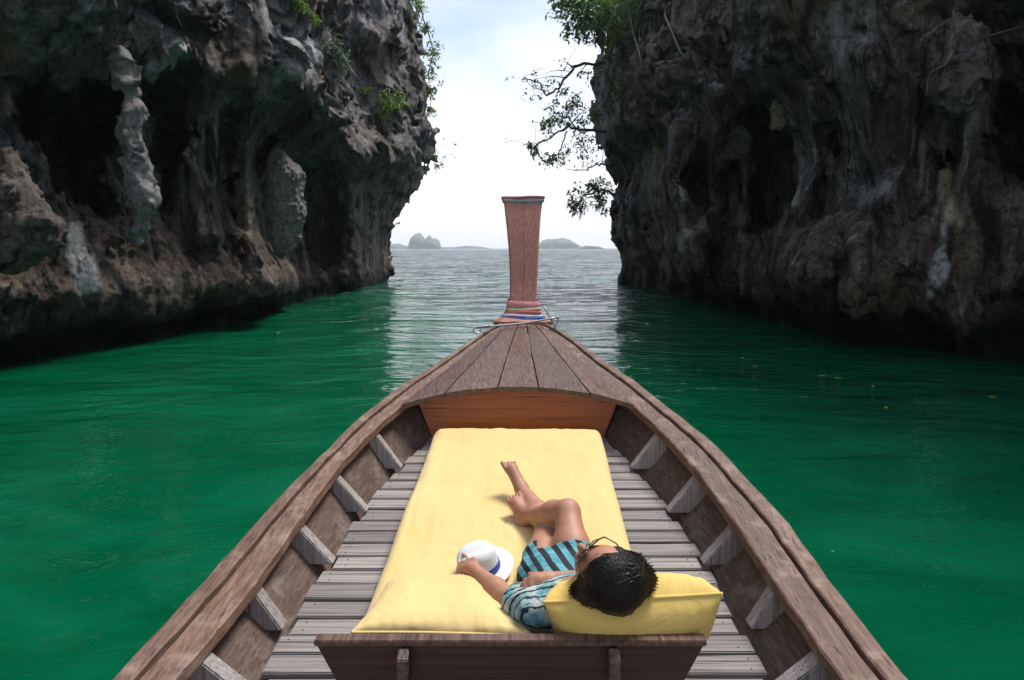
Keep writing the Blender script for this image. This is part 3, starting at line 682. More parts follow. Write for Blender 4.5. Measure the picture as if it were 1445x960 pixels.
wrap('cloth_band', 287, 281, (.28, .28, .27), cap, .010, 11); wrap('cloth_band', 282, 276.5, (.33, .13, .14), cap, .013, 12)
# thin metal rod and hook on the bow
M['steel'] = plain('dull_steel', (.42, .42, .43), .4, Metallic=.8)
anc = empty('boat_anchor', tuple(at_Y(725, 461, 5.55)), 'thin grey metal rod anchor lying across the bow', 'anchor')
def at_list(l): return [at_Y(*q) for q in l]
tube('shank', crom(at_list([(672, 463, 5.42), (700, 460, 5.45), (740, 456, 5.5), (788, 448, 5.55)]), 14), .008, M['steel'], anc)
tube('hook', crom(at_list([(690, 460, 5.43), (672, 462, 5.40), (668, 467, 5.38), (674, 471, 5.38), (678, 466, 5.42)]), 16), .007, M['steel'], anc)
tube('fluke', crom(at_list([(768, 433, 5.62), (777, 450, 5.58), (788, 468, 5.52)]), 8), .007, M['steel'], anc)
tube('fluke', crom(at_list([(778, 452, 5.56), (786, 446, 5.58), (788, 450, 5.56), (784, 462, 5.54), (787, 467, 5.52)]), 10), .006, M['steel'], anc)
# ------------------------------------------------------------ mattress and pillows
def zmat(Y): return zfloor(Y) + .125
def mattress():
    A = [at_fn(613, 606, zmat), at_fn(848, 606, zmat)]; B = [at_fn(506, 880, zmat), at_fn(922, 880, zmat)]
    nu, nv = 90, 150; V = []; rows = []
    def pos(u, v, h):
        a = A[0] * (1 - u) + A[1] * u; b = B[0] * (1 - u) + B[1] * u; p = a * (1 - v) + b * v; p = p.copy(); p[2] = zfloor(p[1]) + .004 + h; return p
    us = .5 - .5 * np.cos(np.linspace(0, math.pi, nu)); vs = .5 - .5 * np.cos(np.linspace(0, math.pi, nv))
    for side in (1, 0):
        for v in vs:
            for u in us:
                eu = min(u, 1 - u) * 1.0; ev = min(v, 1 - v) * 1.8
                r = .055; f = lambda e: math.sqrt(max(0, 1 - max(0, 1 - e / r) ** 2))
                k = (f(eu) * f(ev)) ** .8
                h = .06 + (.072 if side else -.058) * k
                V.append(pos(u, v, h))
    V = np.array(V); n = nu * nv
    rc = np.hypot(V[:, 0] - .15, V[:, 1] - 2.6); ang = np.arctan2(V[:, 1] - 2.6, V[:, 0] - .15); w = .012 * vnoise((V * 3).astype(np.float32)) + .007 * np.abs(vnoise((V * (12, 3.5, 3)).astype(np.float32))) + .010 * np.exp(-((rc - .3) / .2) ** 2) * np.abs(vnoise(np.stack([ang * 5, rc * 3, ang * 0], 1).astype(np.float32))) + .0018 * vnoise((V * (40, 14, 8)).astype(np.float32))
    dip = .02 * np.exp(-(((V[:, 0] - .17) / .18) ** 2 + ((V[:, 1] - 2.45) / .3) ** 2))
    V[:n, 2] += w[:n] - dip[:n]
    Fc = []
    for s_ in (0, 1):
        o_ = s_ * n
        for i in range(nv - 1):
            for j in range(nu - 1):
                f = (o_ + i * nu + j, o_ + i * nu + j + 1, o_ + (i + 1) * nu + j + 1, o_ + (i + 1) * nu + j); Fc.append(f if s_ else f[::-1])
    o = mesh_np('mattress', V, Fc, M['yellow']); bm = bmesh.new(); bm.from_mesh(o.data); bmesh.ops.remove_doubles(bm, verts=bm.verts, dist=.0005); bmesh.ops.recalc_face_normals(bm, faces=bm.faces); bm.to_mesh(o.data); bm.free()
    return tag(o, 'large pale yellow mattress laid on the boat floor', 'mattress')
mattress()
def pillow(name, c4, thick, label, mat, seed, press=None):
    """c4: corners of the seam plane (top left, top right, bottom right, bottom left)"""
    c4 = [np.array(q, float) for q in c4]; nrm = np.cross(c4[1] - c4[0], c4[3] - c4[0]); nrm /= np.linalg.norm(nrm)
    n = 56; root = empty(name, tuple(sum(c4) / 4), label, 'pillow', 'yellow pillows at the backrest'); V = []; per = []
    tt = .5 - .5 * np.cos(np.linspace(0, math.pi, n))
    for s_ in (1, -1):
        for v in tt:
            for u in tt:
                U, Wv = 2 * u - 1, 2 * v - 1; pin = 1 - .05 * (1 - abs(U) ** 2) * abs(Wv) ** 4; pin2 = 1 - .05 * (1 - abs(Wv) ** 2) * abs(U) ** 4
                uu, vv = .5 + .5 * U * pin2, .5 + .5 * Wv * pin
                p = (c4[0] * (1 - uu) + c4[1] * uu) * (1 - vv) + (c4[3] * (1 - uu) + c4[2] * uu) * vv
                h = thick * ((1 - U ** 4) * (1 - Wv ** 4)) ** .45
                rip = .006 * math.sin(U * 38 + seed) * abs(Wv) ** 5 * (1 - Wv ** 8) + .005 * math.sin(Wv * 25 + seed) * abs(U) ** 5 * (1 - U ** 8)
                V.append(p + nrm * s_ * (h + rip * (h > .01)))
    V = np.array(V); w = .010 * vnoise((V * 6 + seed).astype(np.float32)) + .003 * np.abs(vnoise((V * 22 + seed).astype(np.float32)))
    ed = np.array([min(i, n - 1 - i, j, n - 1 - j) for i in range(n) for j in range(n)] * 2); V += nrm * (w * (ed > 0))[:, None]
    if press: 
        d = np.linalg.norm(V - np.array(press[0]), axis=1); V[:, 2] -= press[1] * np.exp(-(d / press[2]) ** 2)
    Fc = []
    for s_ in (0, 1):
        o_ = s_ * n * n
        for i in range(n - 1):
            for j in range(n - 1):
                f = (o_ + i * n + j, o_ + i * n + j + 1, o_ + (i + 1) * n + j + 1, o_ + (i + 1) * n + j); Fc.append(f if s_ == 0 else f[::-1])
    mesh_np('cover', V, Fc, mat, root)
    idx = list(range(n)) + [i * n + n - 1 for i in range(1, n)] + [(n - 1) * n + j for j in range(n - 2, -1, -1)] + [i * n for i in range(n - 2, 0, -1)]
    tube('piping', V[idx], .006, mat, root, 6, True)
    return root
pillow('pillow', [at_Y(768, 850, 1.94), at_Y(1018, 838, 1.94), at_Y(1004, 884, 2.14), at_Y(772, 884, 2.14)], .105, 'yellow pillow propped upright under the dark haired head', M['pillow'], 1.0)
pillow('pillow', [at_Y(548, 822, 2.42), at_Y(700, 822, 2.42), at_Y(752, 899, 2.0), at_Y(497, 893, 2.0)], .055, 'yellow pillow lying flat beside the white hat', M['yellow'], 2.0)

# ------------------------------------------------------------ the woman
def skin_mat():
    m = Mat('tanned_skin'); n = m.noise(m.coord(), 14, 4, .6)
    return m.fin(m.mix(n, (.36, .165, .098), (.50, .25, .155)), .55, m.bump(m.noise(m.coord(), 160, 3, .6), .1, .002), Subsurface_Weight=.12, Subsurface_Radius=(.02, .008, .004))
M['skin'] = skin_mat()
m = Mat('dark_hair'); hn = m.noise(m.coord((150, 40, 150)), 1, 5, .6, .3)
M['hair'] = m.fin(m.ramp(hn, (.3, (.004, .003, .002)), (.75, (.014, .007, .005))), .42, m.bump(hn, .8, .006))
def dress_mat():
    m = Mat('teal_and_black_print'); v = m.coord(); w = m.n('ShaderNodeTexWave', wave_type='BANDS', bands_direction='DIAGONAL'); m.t.links.new(m.coord((1.3, .35, .9)), w.inputs['Vector'])
    w.inputs['Scale'].default_value = 9; w.inputs['Distortion'].default_value = 1.2; w.inputs['Detail'].default_value = 2
    n = m.noise(v, 22, 4, .6); teal = m.mix(m.ramp(n, (.35, 0.), (.65, 1.)), (.03, .22, .28), (.16, .46, .52))
    low = m.mix(m.ramp(w.outputs['Fac'], (.42, 1.), (.5, 0.)), teal, (.008, .010, .018))
    w2 = m.n('ShaderNodeTexWave', wave_type='BANDS', bands_direction='Y'); m.t.links.new(v, w2.inputs['Vector']); w2.inputs['Scale'].default_value = 13; w2.inputs['Distortion'].default_value = 3.0; w2.inputs['Detail Scale'].default_value = 3
    pale = m.mix(m.ramp(n, (.40, 0.), (.60, 1.)), (.52, .54, .50), (.10, .32, .36))
    up = m.mix(m.ramp(w2.outputs['Fac'], (.13, 1.), (.2, 0.)), pale, (.012, .014, .02))
    g = m.n('ShaderNodeSeparateXYZ'); m.t.links.new(v, g.inputs[0]); f = m.n('ShaderNodeMapRange')
    f.inputs['From Min'].default_value = 2.13; f.inputs['From Max'].default_value = 2.19; m.t.links.new(g.outputs['Y'], f.inputs['Value'])
    fold = m.noise(m.coord((1, 2.5, 1)), 16, 3, .5, 1.0)
    return m.fin(m.mix(f.outputs[0], up, low), .8, m.bump(fold, .6, .02))
M['dress'] = dress_mat()
J = {k: at_Y(*v) for k, v in dict(hipL=(764, 822, 2.42), hipR=(812, 818, 2.42), waist=(786, 836, 2.28), chest=(796, 848, 2.16), shL=(752, 858, 2.09), shR=(852, 842, 2.10), neck=(815, 836, 2.05),
     elL=(712, 842, 2.20), wrL=(673, 808, 2.36), elR=(846, 824, 2.14), wrR=(772, 817, 2.14), knR=(801, 722, 2.66), anR=(744, 728, 2.87), knL=(772, 742, 2.78), anL=(736, 690, 3.08),
     heelR=(737, 737, 2.88), ballR=(728, 710, 2.95), heelL=(738, 693, 3.09), ballL=(722, 662, 3.16), head=(858, 810, 1.97)).items()}
def lerp(a, b, t): return a * (1 - t) + b * t
hc = J['head']; ax_c = np.array([.3, -.8, .5]); ax_c /= np.linalg.norm(ax_c)
ax_d = np.array([-.66, .36, .60]); ax_d -= ax_c * (ax_d @ ax_c); ax_d /= np.linalg.norm(ax_d); ax_s = np.cross(ax_c, ax_d)
HM = np.stack([ax_s, ax_d, ax_c])
def hp(s_, d_, c_): return hc + ax_s * s_ + ax_d * d_ + ax_c * c_
torso = [('e', lerp(J['hipL'], J['hipR'], .5), (.125, .09, .082), None, .05), ('c', lerp(J['hipL'], J['hipR'], .5), J['waist'], .085, .076, .06), ('c', J['waist'], J['chest'], .076, .08, .06),
         ('c', J['shL'], J['shR'], .048, .048, .06), ('c', lerp(J['chest'], J['shL'], .45), lerp(J['chest'], J['shR'], .45), .07, .07, .06)]
body = list(torso) + [('c', J['chest'], J['neck'], .07, .046, .04), ('c', J['neck'], hp(0, -.01, -.06), .044, .046, .03),
    ('e', hc, (.073, .092, .105), HM, .02), ('e', hp(0, .045, -.055), (.05, .05, .055), HM, .03), ('c', hp(0, .085, .0), hp(0, .108, -.032), .007, .013, .012),
    ('c', hp(-.016, .09, -.062), hp(.016, .09, -.062), .009, .009, .01), ('e', hp(.074, -.005, -.015), (.010, .02, .03), HM, .008), ('e', hp(-.074, -.005, -.015), (.010, .02, .03), HM, .008),
    ('c', J['shL'], J['elL'], .046, .036, .03), ('c', J['elL'], lerp(J['elL'], J['wrL'], .3), .035, .037, .02), ('c', lerp(J['elL'], J['wrL'], .3), J['wrL'], .037, .023, .02),
    ('c', J['shR'], J['elR'], .046, .036, .03), ('c', J['elR'], J['wrR'], .036, .023, .02)]
for k in 'LR':
    h, kn, an = J['hip' + k], J['kn' + k], J['an' + k]
    body += [('c', h, lerp(h, kn, .45), .080, .068, .04), ('c', lerp(h, kn, .45), kn, .068, .048, .03), ('c', kn, lerp(kn, an, .32), .047, .050, .025), ('c', lerp(kn, an, .32), an, .050, .027, .025)]
    he, ba = J['heel' + k], J['ball' + k]; side = np.cross(ba - he, np.array([0, -.3, 1.])); side /= np.linalg.norm(side); fw = (ba - he) / np.linalg.norm(ba - he)
    body += [('c', an, he, .027, .028, .015), ('c', an, ba, .028, .024, .02), ('c', he, ba, .027, .024, .02), ('c', ba - side * .016, ba + side * .016, .017, .016, .012)]
    for t in range(5):
        o_ = (t - 2) * .0135 * (1 if k == 'L' else -1); L = .045 - .004 * t; r_ = .0098 if t == 0 else .0066
        body.append(('c', ba + side * o_, ba + side * o_ * 1.12 + fw * L, r_, r_, .002))
def hand(w, knuck, tips, thumb):
    pr = [('c', w, lerp(w, np.mean(knuck, 0), .5), .023, .025, .015)]
    for a in knuck: pr.append(('c', lerp(w, a, .3), a, .015, .0115, .012))
    for a, ch in zip(knuck, tips):
        q = [a] + list(ch)
        for i in range(len(q) - 1): pr.append(('c', q[i], q[i + 1], .0095 - .0008 * i, .0088 - .0008 * i, .004))
    q = [lerp(w, knuck[0], .25)] + list(thumb)
    for i in range(len(q) - 1): pr.append(('c', q[i], q[i + 1], .012 - .0015 * i, .0105 - .0015 * i, .006))
    return pr
body += hand(J['wrL'], [at_Y(664, 793, 2.43), at_Y(660, 796, 2.43), at_Y(656, 799, 2.43), at_Y(653, 803, 2.42)],
    [[at_Y(659, 788, 2.47), at_Y(654, 783, 2.49)], [at_Y(653, 794, 2.46), at_Y(649, 803, 2.44)], [at_Y(650, 799, 2.45), at_Y(648, 809, 2.42)], [at_Y(649, 804, 2.43), at_Y(649, 812, 2.41)]], [at_Y(672, 796, 2.40), at_Y(668, 789, 2.43)])
body += hand(J['wrR'], [at_Y(752, 816, 2.13), at_Y(750, 820, 2.125), at_Y(749, 824, 2.12), at_Y(750, 828, 2.11)],
    [[at_Y(742, 820, 2.135), at_Y(737, 826, 2.13)], [at_Y(741, 825, 2.125), at_Y(737, 832, 2.12)], [at_Y(742, 829, 2.115), at_Y(739, 836, 2.11)], [at_Y(745, 832, 2.105), at_Y(743, 838, 2.10)]], [at_Y(757, 812, 2.14), at_Y(748, 811, 2.15)])
woman = empty('person', tuple(lerp(J['hipL'], J['hipR'], .5) - np.array([0, 0, .09])), 'person in teal patterned clothes reclining on the yellow mattress', 'person')
sdf_mesh('body', body, .004, M['skin'], woman)
def grow(pr, g): return [(q[0], q[1], q[2], q[3] + g, q[4] + g, q[5]) if q[0] == 'c' else (q[0], q[1], tuple(r + g for r in q[2]), q[3], q[4]) for q in pr]
dr = grow(torso, .009)
for k, e in (('L', .42), ('R', .40)):
    dr += [('c', J['hip' + k], lerp(J['hip' + k], J['kn' + k], e), .090, .085, .03), ('c', J['sh' + k], lerp(J['sh' + k], J['el' + k], .62), .058, .058, .03)]
dr.append(('c', J['chest'], lerp(J['chest'], J['neck'], .5), .078, .06, .03))
cuts = [(lerp(J['hip' + k], J['kn' + k], e), J['kn' + k] - J['hip' + k], .14) for k, e in (('L', .42), ('R', .40))] + [(lerp(J['sh' + k], J['el' + k], .6), J['el' + k] - J['sh' + k], .1) for k in 'LR']
def dress_clip(g):
    out = np.full(len(g), -1., np.float32)
    for c, n_, R_ in cuts:
        n_ = n_ / np.linalg.norm(n_); d = (g - c) @ n_; rr = np.linalg.norm(g - c, axis=1); out = np.maximum(out, np.where(rr < R_, d, -1.))
    return out
sdf_mesh('dress', dr, .0055, M['dress'], woman, lambda g: .007 * np.abs(vnoise(g * (17, 30, 17))) + .006 * vnoise(g * 11) - .004, dress_clip)
hair = [('e', hp(0, -.018, .012), (.088, .098, .100), HM, .02), ('c', hp(0, -.06, .0), at_Y(907, 822, 1.97), .072, .026, .04), ('c', hp(.0, -.05, .03), at_Y(893, 828, 1.95), .06, .03, .03), ('c', hp(0, -.05, .0), at_Y(862, 832, 1.93), .06, .032, .03), ('c', hp(0, -.04, .0), at_Y(824, 838, 1.95), .06, .03, .04), ('c', hp(0, -.03, .03), at_Y(910, 806, 2.0), .06, .022, .04)]
def hair_noise(g):
    q = (g - hc) @ HM.T; an = np.arctan2(q[:, 0], q[:, 1] + .02).astype(np.float32); rr = np.linalg.norm(q, axis=1)
    w = np.stack([an * 9, q[:, 2] * 5, rr * 6], 1).astype(np.float32); w2 = np.stack([an * 22, q[:, 2] * 8, rr * 9], 1).astype(np.float32)
    return .0025 * vnoise(w) + .001 * vnoise(w2) + .004 * vnoise((g * 12).astype(np.float32))
def hair_clip(g):
    q = (g - hc) @ HM.T; return np.minimum(q[:, 1] - .05, .075 - q[:, 2] - .25 * np.abs(q[:, 0]))
sdf_mesh('hair', hair, .0045, M['hair'], woman, hair_noise, hair_clip)
r_ = random.Random(5); V = []; Fc = []
ARC = crom([at_Y(812, 826, 1.99), at_Y(808, 838, 1.96), at_Y(830, 850, 1.93), at_Y(866, 857, 1.92), at_Y(903, 846, 1.93), at_Y(921, 828, 1.95), at_Y(920, 806, 1.99), at_Y(898, 782, 2.02)], 200)
h0 = hp(0, -.018, .012); er = np.array([.091, .101, .103])
def on_head(p, k):
    q = HM @ (np.asarray(p) - h0); q = q / np.linalg.norm(q / er); return h0 + HM.T @ q * k
for i in range(2400):
    e = ARC[min(199, int(r_.random() * 200))] + np.array([r_.gauss(0, .006) for _ in range(3)]); p0 = on_head(hp(r_.gauss(0, .02), .05 - .10 * r_.random(), .10), 1.01)
    k1 = 1.0 + .03 * r_.random(); m1 = on_head(p0 * .66 + e * .34, k1); m2 = on_head(p0 * .33 + e * .67, k1 + .02); e = h0 + (e - h0) * r_.uniform(.95, 1.02)
    v_, f_ = tube_geo(crom([p0, m1, m2, e], 11), np.linspace(.0022, .0014, 11), 3); k = len(V); V += v_; Fc += [tuple(k + q for q in f) for f in f_]
hs_ = mesh_np('hair_strands', V, Fc, M['hair'], woman); hs_['kind'] = 'stuff'
M['frame'] = plain('dark_glasses_frame', (.05, .03, .02), .25); m = Mat('dark_lens'); M['lens'] = m.fin((.03, .02, .015), .05)
gl = empty('sunglasses', tuple(hp(0, .1, .01)), 'thin framed sunglasses worn on the face', 'sunglasses')
for sg in (-1, 1):
    c = hp(sg * .034, .098, .012); ringp = [c + ax_s * .028 * math.cos(t) + ax_c * .024 * math.sin(t) - ax_d * .010 * abs(math.cos(t)) * (math.cos(t) * sg > 0) for t in np.linspace(0, 2 * math.pi, 20, endpoint=False)]
    tube('rim', ringp, .002, M['frame'], gl, 6, True)
    Vl = [c] + ringp; back_ = [p - ax_d * .002 for p in Vl]; k = len(ringp)
    mesh_np('lens', Vl + back_, [(0, 1 + i, 1 + (i + 1) % k) for i in range(k)] + [(k + 1, k + 2 + (i + 1) % k, k + 2 + i) for i in range(k)] + [(1 + i, k + 2 + i, k + 2 + (i + 1) % k, 1 + (i + 1) % k) for i in range(k)], M['lens'], gl, False)
    tube('temple', [hp(sg * .062, .088, .016), hp(sg * .077, .05, .02), hp(sg * .078, .0, .012)], .0022, M['frame'], gl, 6)
tube('bridge', [hp(-.008, .106, .016), hp(0, .11, .02), hp(.008, .106, .016)], .002, M['frame'], gl, 6)
# ------------------------------------------------------------ hat
def lathe(name, prof, mat, parent, c, Mx, n=48, oval=1.0, mod=None):
    V = []; Fc = []
    for r, z in prof:
        for k in range(n):
            a = 2 * math.pi * k / n; p = np.array([r * math.cos(a) * oval, r * math.sin(a), z])
            if mod: p = mod(p, a)
            V.append(np.asarray(c) + Mx @ p)
    for i in range(len(prof) - 1):
        for k in range(n): Fc.append((i * n + k, i * n + (k + 1) % n, (i + 1) * n + (k + 1) % n, (i + 1) * n + k))
    return mesh_np(name, V, Fc, mat, parent)
M['straw'] = cloth('white_woven_hat', (.72, .72, .71), (.67, .67, .67), wr=.05); M['band'] = plain('blue_ribbon', (.015, .045, .34), .5)
hatc = at_Y(676, 806, 2.52); hatc[2] = zmat(2.52) + .022
HMx = np.array(Matrix.Rotation(rad(12), 3, 'X') @ Matrix.Rotation(rad(-8), 3, 'Y') @ Matrix.Rotation(rad(25), 3, 'Z'))
hat = empty('sun_hat', tuple(hatc), 'white brimmed hat with a blue band under the hand', 'hat')
wave_ = lambda p, a: p + np.array([0, 0, .006 * math.sin(2 * a + 1)])
lathe('brim', [(.072, .006), (.09, .002), (.115, .0), (.128, .005), (.129, .008), (.115, .004), (.09, .006), (.072, .010)], M['straw'], hat, hatc, HMx, oval=1.08, mod=wave_)
dent = lambda p, a: p - np.array([0, 0, .018 * max(0, 1 - abs(p[1]) / .03) * (p[2] > .085)])
lathe('crown', [(.074, .003), (.073, .02), (.070, .05), (.067, .075), (.060, .092), (.045, .1), (.03, .103), (.012, .104), (.001, .104)], M['straw'], hat, hatc, HMx, oval=1.15, mod=dent)
lathe('hat_band', [(.0745, .006), (.0765, .008), (.0745, .03), (.0725, .032)], M['band'], hat, hatc, HMx, oval=1.15)
# ------------------------------------------------------------ vegetation
def leaf_mat(name, a, b):
    m = Mat(name); n = m.noise(m.coord((1, 1, 1)), 2.2, 3, .6); g = m.n('ShaderNodeNewGeometry').outputs['Random Per Island']
    c = m.mix(g, a, b); cc = m.mix(m.ramp(n, (.4, 0.), (.6, .5)), c, a); mt = m.fin(cc, .5)
    tr = m.n('ShaderNodeBsdfTranslucent'); m.set(tr.inputs['Color'], m.mix(1.0, cc, (1.3, 1.6, .7), 'MULTIPLY')); ms = m.n('ShaderNodeMixShader'); ms.inputs[0].default_value = .4
    m.t.links.new(m.b.outputs[0], ms.inputs[1]); m.t.links.new(tr.outputs[0], ms.inputs[2]); m.t.links.new(ms.outputs[0], m.out.inputs['Surface']); return mt
M['leafd'] = leaf_mat('dark_green_leaves', (.028, .07, .018), (.10, .19, .05)); M['leafl'] = leaf_mat('yellow_green_leaves', (.07, .13, .015), (.19, .26, .04)); M['leafb'] = leaf_mat('blue_green_leaves', (.03, .07, .05), (.09, .15, .11))
M['bark'] = plain('grey_brown_bark', (.10, .075, .055), .85); M['root'] = plain('pale_dry_root', (.17, .15, .13), .85)
def leaves(P, size, r, strap=False):
    V = []; Fc = []
    for p in P:
        d = Vector((r.gauss(0, 1), r.gauss(0, 1), r.gauss(-.2 if not strap else .1, .7))).normalized(); sd = d.cross(Vector((r.gauss(0, .5), r.gauss(0, .5), 1))).normalized(); up = sd.cross(d)
        L = size * r.uniform(.6, 1.3); w = L * (.24 if not strap else .05); k = len(V); p = Vector(p)
        V += [p, p + d * L * .45 + sd * w + up * w * .35, p + d * L - Vector((0, 0, L * (.15 if not strap else .4))), p + d * L * .45 - sd * w + up * w * .35, p + d * L * .5]
        Fc += [(k, k + 1, k + 4), (k + 1, k + 2, k + 4), (k, k + 4, k + 3), (k + 4, k + 2, k + 3)]
    return V, Fc
def plant(name, label, cat, branches, blobs, mat, size, seed, group=None, strap=False, bark='bark'):
    """branches: pixel paths (x, y, Y) with radius; blobs: leaf clumps (x, y, Y, spread px, count)"""
    r = random.Random(seed); b0 = at_Y(*branches[0][0][0]) if branches else at_Y(*blobs[0][:3]); root = empty(name, tuple(b0), label, cat, group); tips = []
    for path, rad0 in branches:
        P = crom([at_Y(*q) for q in path], 4 * len(path)); P[1:] += np.array([[r.gauss(0, .04), r.gauss(0, .04), r.gauss(0, .04)] for _ in P[1:]]); R_ = np.linspace(rad0, rad0 * .3, len(P))
        tube('branch', P, R_, M[bark], root, 6)
        for i in range(3, len(P), 2):
            d = np.array([r.gauss(0, .35), r.gauss(0, .35), r.gauss(.05, .3)]); e = P[i] + d * 1.2; tips.append(e)
            tube('twig', [P[i], P[i] + d * .55 + np.array([0, 0, .06]), e], [R_[i] * .55, R_[i] * .4, .006], M[bark], root, 4)
    L = []
    for x, y, Y, sp_, n_ in blobs:
        c = at_Y(x, y, Y); w = sp_ * Y / F_PX; n_ = int(n_ * 1.8); sub = [c + np.array([r.gauss(0, w * .5), r.gauss(0, w * .6), r.gauss(0, w * .5)]) for _ in range(max(3, n_ // 14))]
        for _ in range(n_):
            q = r.choice(sub); L.append(q + np.array([r.gauss(0, w * .2), r.gauss(0, w * .2), r.gauss(0, w * .17)]))
    for t in tips if blobs else []:
        for _ in range(5): L.append(t + np.array([r.gauss(0, .09) for _ in range(3)]))
    if L:
        V, Fc = leaves(L, size, r, strap); mesh_np('crown', V, Fc, M[mat], root, False)
    return root
G = 'trees leaning out from the dark cliff'
plant('cliff_tree', 'leafy tree crowning the dark cliff above the bare branch', 'tree', [([(872, 40, 26), (840, 25, 25.5), (805, 12, 25), (785, -8, 25)], .08), ([(860, 15, 26), (835, -5, 25.5), (815, -20, 25)], .07)],
      [(830, 15, 25.5, 30, 420), (800, 5, 25, 24, 260), (860, 20, 25.5, 26, 260), (815, 42, 25, 18, 90), (850, 55, 25.5, 18, 120)], 'leafd', .2, 1, G)
plant('cliff_tree', 'nearly bare branch reaching out over the sea from the dark cliff', 'tree', [([(850, 90, 26), (822, 90, 25.5), (800, 108, 25), (775, 132, 25), (762, 118, 25), (738, 110, 25)], .06), ([(775, 131, 25), (755, 125, 25), (733, 108, 24.8)], .02), ([(815, 92, 25), (795, 98, 25), (770, 104, 25)], .02)], [(835, 100, 25.5, 12, 40), (800, 128, 25, 14, 40)], 'leafd', .16, 2, G)
plant('cliff_tree', 'spreading leafy tree hanging out midway up the dark cliff', 'tree', [([(855, 185, 27), (825, 183, 26.5), (800, 180, 26), (775, 195, 26), (748, 210, 26)], .06), ([(815, 182, 26.5), (795, 165, 26), (775, 160, 26)], .03), ([(800, 185, 26), (790, 215, 26), (785, 235, 26)], .03)],
      [(790, 165, 26, 20, 150), (810, 150, 26, 18, 130), (770, 178, 26, 14, 90), (755, 208, 26, 12, 100), (785, 225, 26, 16, 110), (825, 200, 26.4, 20, 140), (835, 160, 26.4, 16, 100)], 'leafd', .15, 3, G)
plant('cliff_tree', 'drooping bushy tree low on the edge of the dark cliff', 'tree', [([(868, 275, 29), (848, 268, 28.5), (828, 275, 28), (808, 295, 28)], .06), ([(860, 235, 29), (842, 232, 28.5), (826, 240, 28), (800, 240, 28)], .04)],
      [(840, 262, 28.4, 16, 190), (820, 278, 28, 14, 170), (810, 296, 28, 10, 90), (848, 285, 28.4, 14, 150)], 'leafd', .16, 4, G)
plant('strap_leaf_plant', 'spiky strap leaved plant at the top of the dark cliff', 'plant', [], [(835, 5, 24, 16, 60), (885, 10, 24, 26, 110), (915, 0, 23, 20, 70)], 'leafd', .75, 5, None, True)
def on(cl_, x, y, f=.15):
    q = cl_.hit(x, y); return (x, y, float(q[1]) - f)
plant('cliff_shrub', 'green creeper clinging below the tree crown on the dark cliff', 'shrub', [], [(*on(right, 862, 95), 14, 150), (*on(right, 880, 125), 14, 130), (*on(right, 870, 60), 16, 140), (*on(right, 930, 205), 7, 40)], 'leafd', .14, 6)
plant('cliff_vine', 'leafy vine trailing down the edge of the grey cliff', 'vine', [([(580, -10, 33.5), (598, 25, 33), (610, 70, 33), (604, 110, 33), (608, 140, 33), (600, 178, 33)], .035)],
      [(590, 10, 33, 16, 170), (600, 40, 33, 10, 80), (612, 78, 33, 12, 130), (604, 100, 33, 9, 80), (610, 128, 33, 9, 80), (605, 155, 33, 8, 70), (598, 175, 33, 6, 40)], 'leafl', .16, 7)
plant('cliff_vine', 'small leafy sprig poking out from the overhang of the grey cliff', 'vine', [([(600, 222, 33), (612, 216, 33), (620, 216, 33)], .025), ([(610, 220, 33), (616, 232, 33), (620, 242, 33)], .02)], [(616, 220, 33, 5, 26), (618, 236, 33, 5, 24)], 'leafd', .15, 8)
plant('cliff_shrub', 'bright yellow green shrub rooted in the grey cliff face', 'shrub', [], [(*on(left, 550, 145, .4), 17, 260), (*on(left, 535, 165, .3), 9, 80), (*on(left, 515, 130, .3), 8, 50)], 'leafl', .15, 9)
plant('strap_leaf_plant', 'blue green strap leaved plant in a crack of the grey cliff', 'plant', [], [(*on(left, 470, 72, .3), 14, 90), (*on(left, 480, 88, .3), 8, 40)], 'leafb', .5, 10, None, True)
plant('cliff_shrub', 'light green tuft near the top of the grey cliff', 'shrub', [], [(*on(left, 425, 6, .3), 10, 90), (*on(left, 443, 24, .3), 7, 60)], 'leafl', .11, 11)
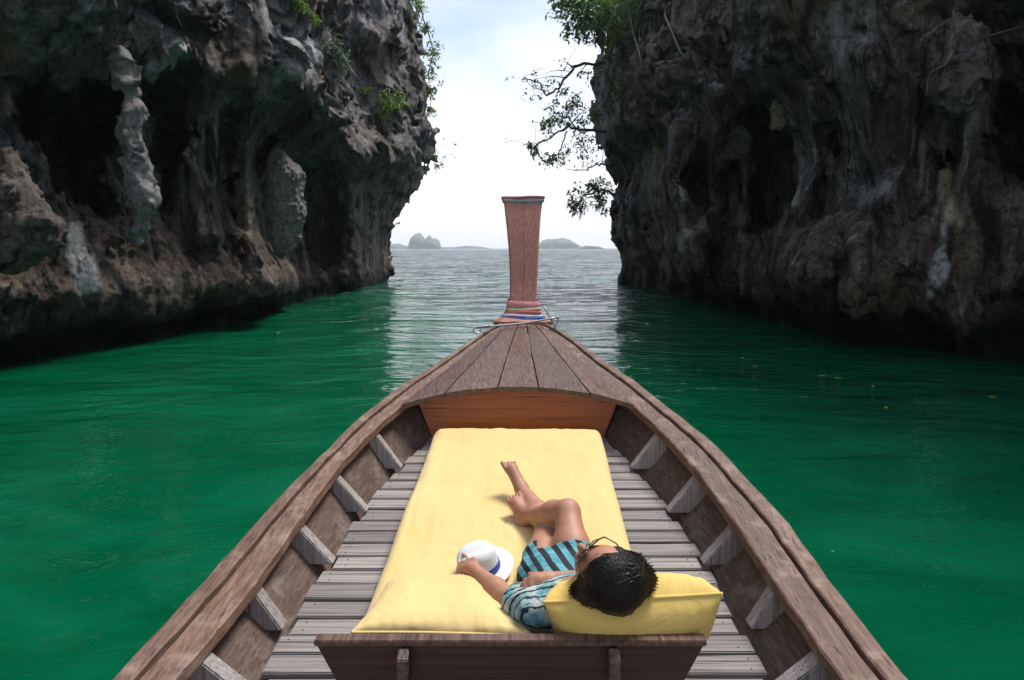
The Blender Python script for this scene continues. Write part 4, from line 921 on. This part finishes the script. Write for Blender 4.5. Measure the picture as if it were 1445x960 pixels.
for i, (pth, lab) in enumerate([([(884, -5), (892, 40), (902, 75), (908, 106)], 'hanging root crossing the creeper on the dark cliff'), ([(945, 5), (938, 20), (948, 45), (962, 76), (975, 72)], 'bent pale root looping down the dark cliff'),
                ([(1345, 15), (1350, 55), (1375, 30), (1372, 55), (1440, 38)], 'pale bare twigs sprawling over the rounded rock knob'), ([(1350, 60), (1335, 90), (1312, 105), (1308, 135)], 'thin pale root trailing down the rounded rock knob')]):
    P = [right.hit(x, y) - ray(x, y) * .25 for x, y in pth]; dm = min(q[1] for q in P); P = [at_Y(x, y, dm * .6 + q[1] * .4 - .15) for (x, y), q in zip(pth, P)]
    o = tube('hanging_root', crom(P, 24), np.linspace(.03 if i < 2 else .016, .01, 24), M['root'], None, 6); tag(o, lab, 'root')
# fallen leaves afloat
M['dead'] = plain('yellow_dead_leaf', (.42, .27, .05), .7)
for x, y in [(392, 470), (1048, 505), (1065, 517), (1160, 530), (1182, 533), (1232, 545), (1400, 560), (1250, 575)]:
    c = at_z(x, y, .012); a = random.uniform(0, 6); L, w = .05, .02; e1 = np.array([math.cos(a), math.sin(a), 0]); e2 = np.array([-e1[1], e1[0], 0])
    top = [c + e1 * L, c + e1 * L * .3 + e2 * w, c - e1 * L * .5 + e2 * w * .8, c - e1 * L, c - e1 * L * .5 - e2 * w * .8, c + e1 * L * .3 - e2 * w]
    o = prism('floating_leaf', [tuple(q) for q in top], [tuple(q - np.array([0, 0, .006])) for q in top], M['dead'], None, 0); tag(o, 'yellow dead leaf floating on the green water', 'leaf', 'dead leaves afloat on the water')
# ------------------------------------------------------------ haze
m = bpy.data.materials.new('sea_haze'); m.use_nodes = True; m.node_tree.nodes.clear()
pv = m.node_tree.nodes.new('ShaderNodeVolumePrincipled'); pv.inputs['Color'].default_value = (.93, .96, 1, 1); pv.inputs['Density'].default_value = .00038; pv.inputs['Anisotropy'].default_value = .5
mo = m.node_tree.nodes.new('ShaderNodeOutputMaterial'); m.node_tree.links.new(pv.outputs[0], mo.inputs['Volume'])
hz = prism('haze', [(-2400, -2400, 45), (2400, -2400, 45), (2400, 2400, 45), (-2400, 2400, 45)], [(-2400, -2400, -2), (2400, -2400, -2), (2400, 2400, -2), (-2400, 2400, -2)], m, None, 0)
tag(hz, 'pale sea haze over the open water', None, None, 'stuff')
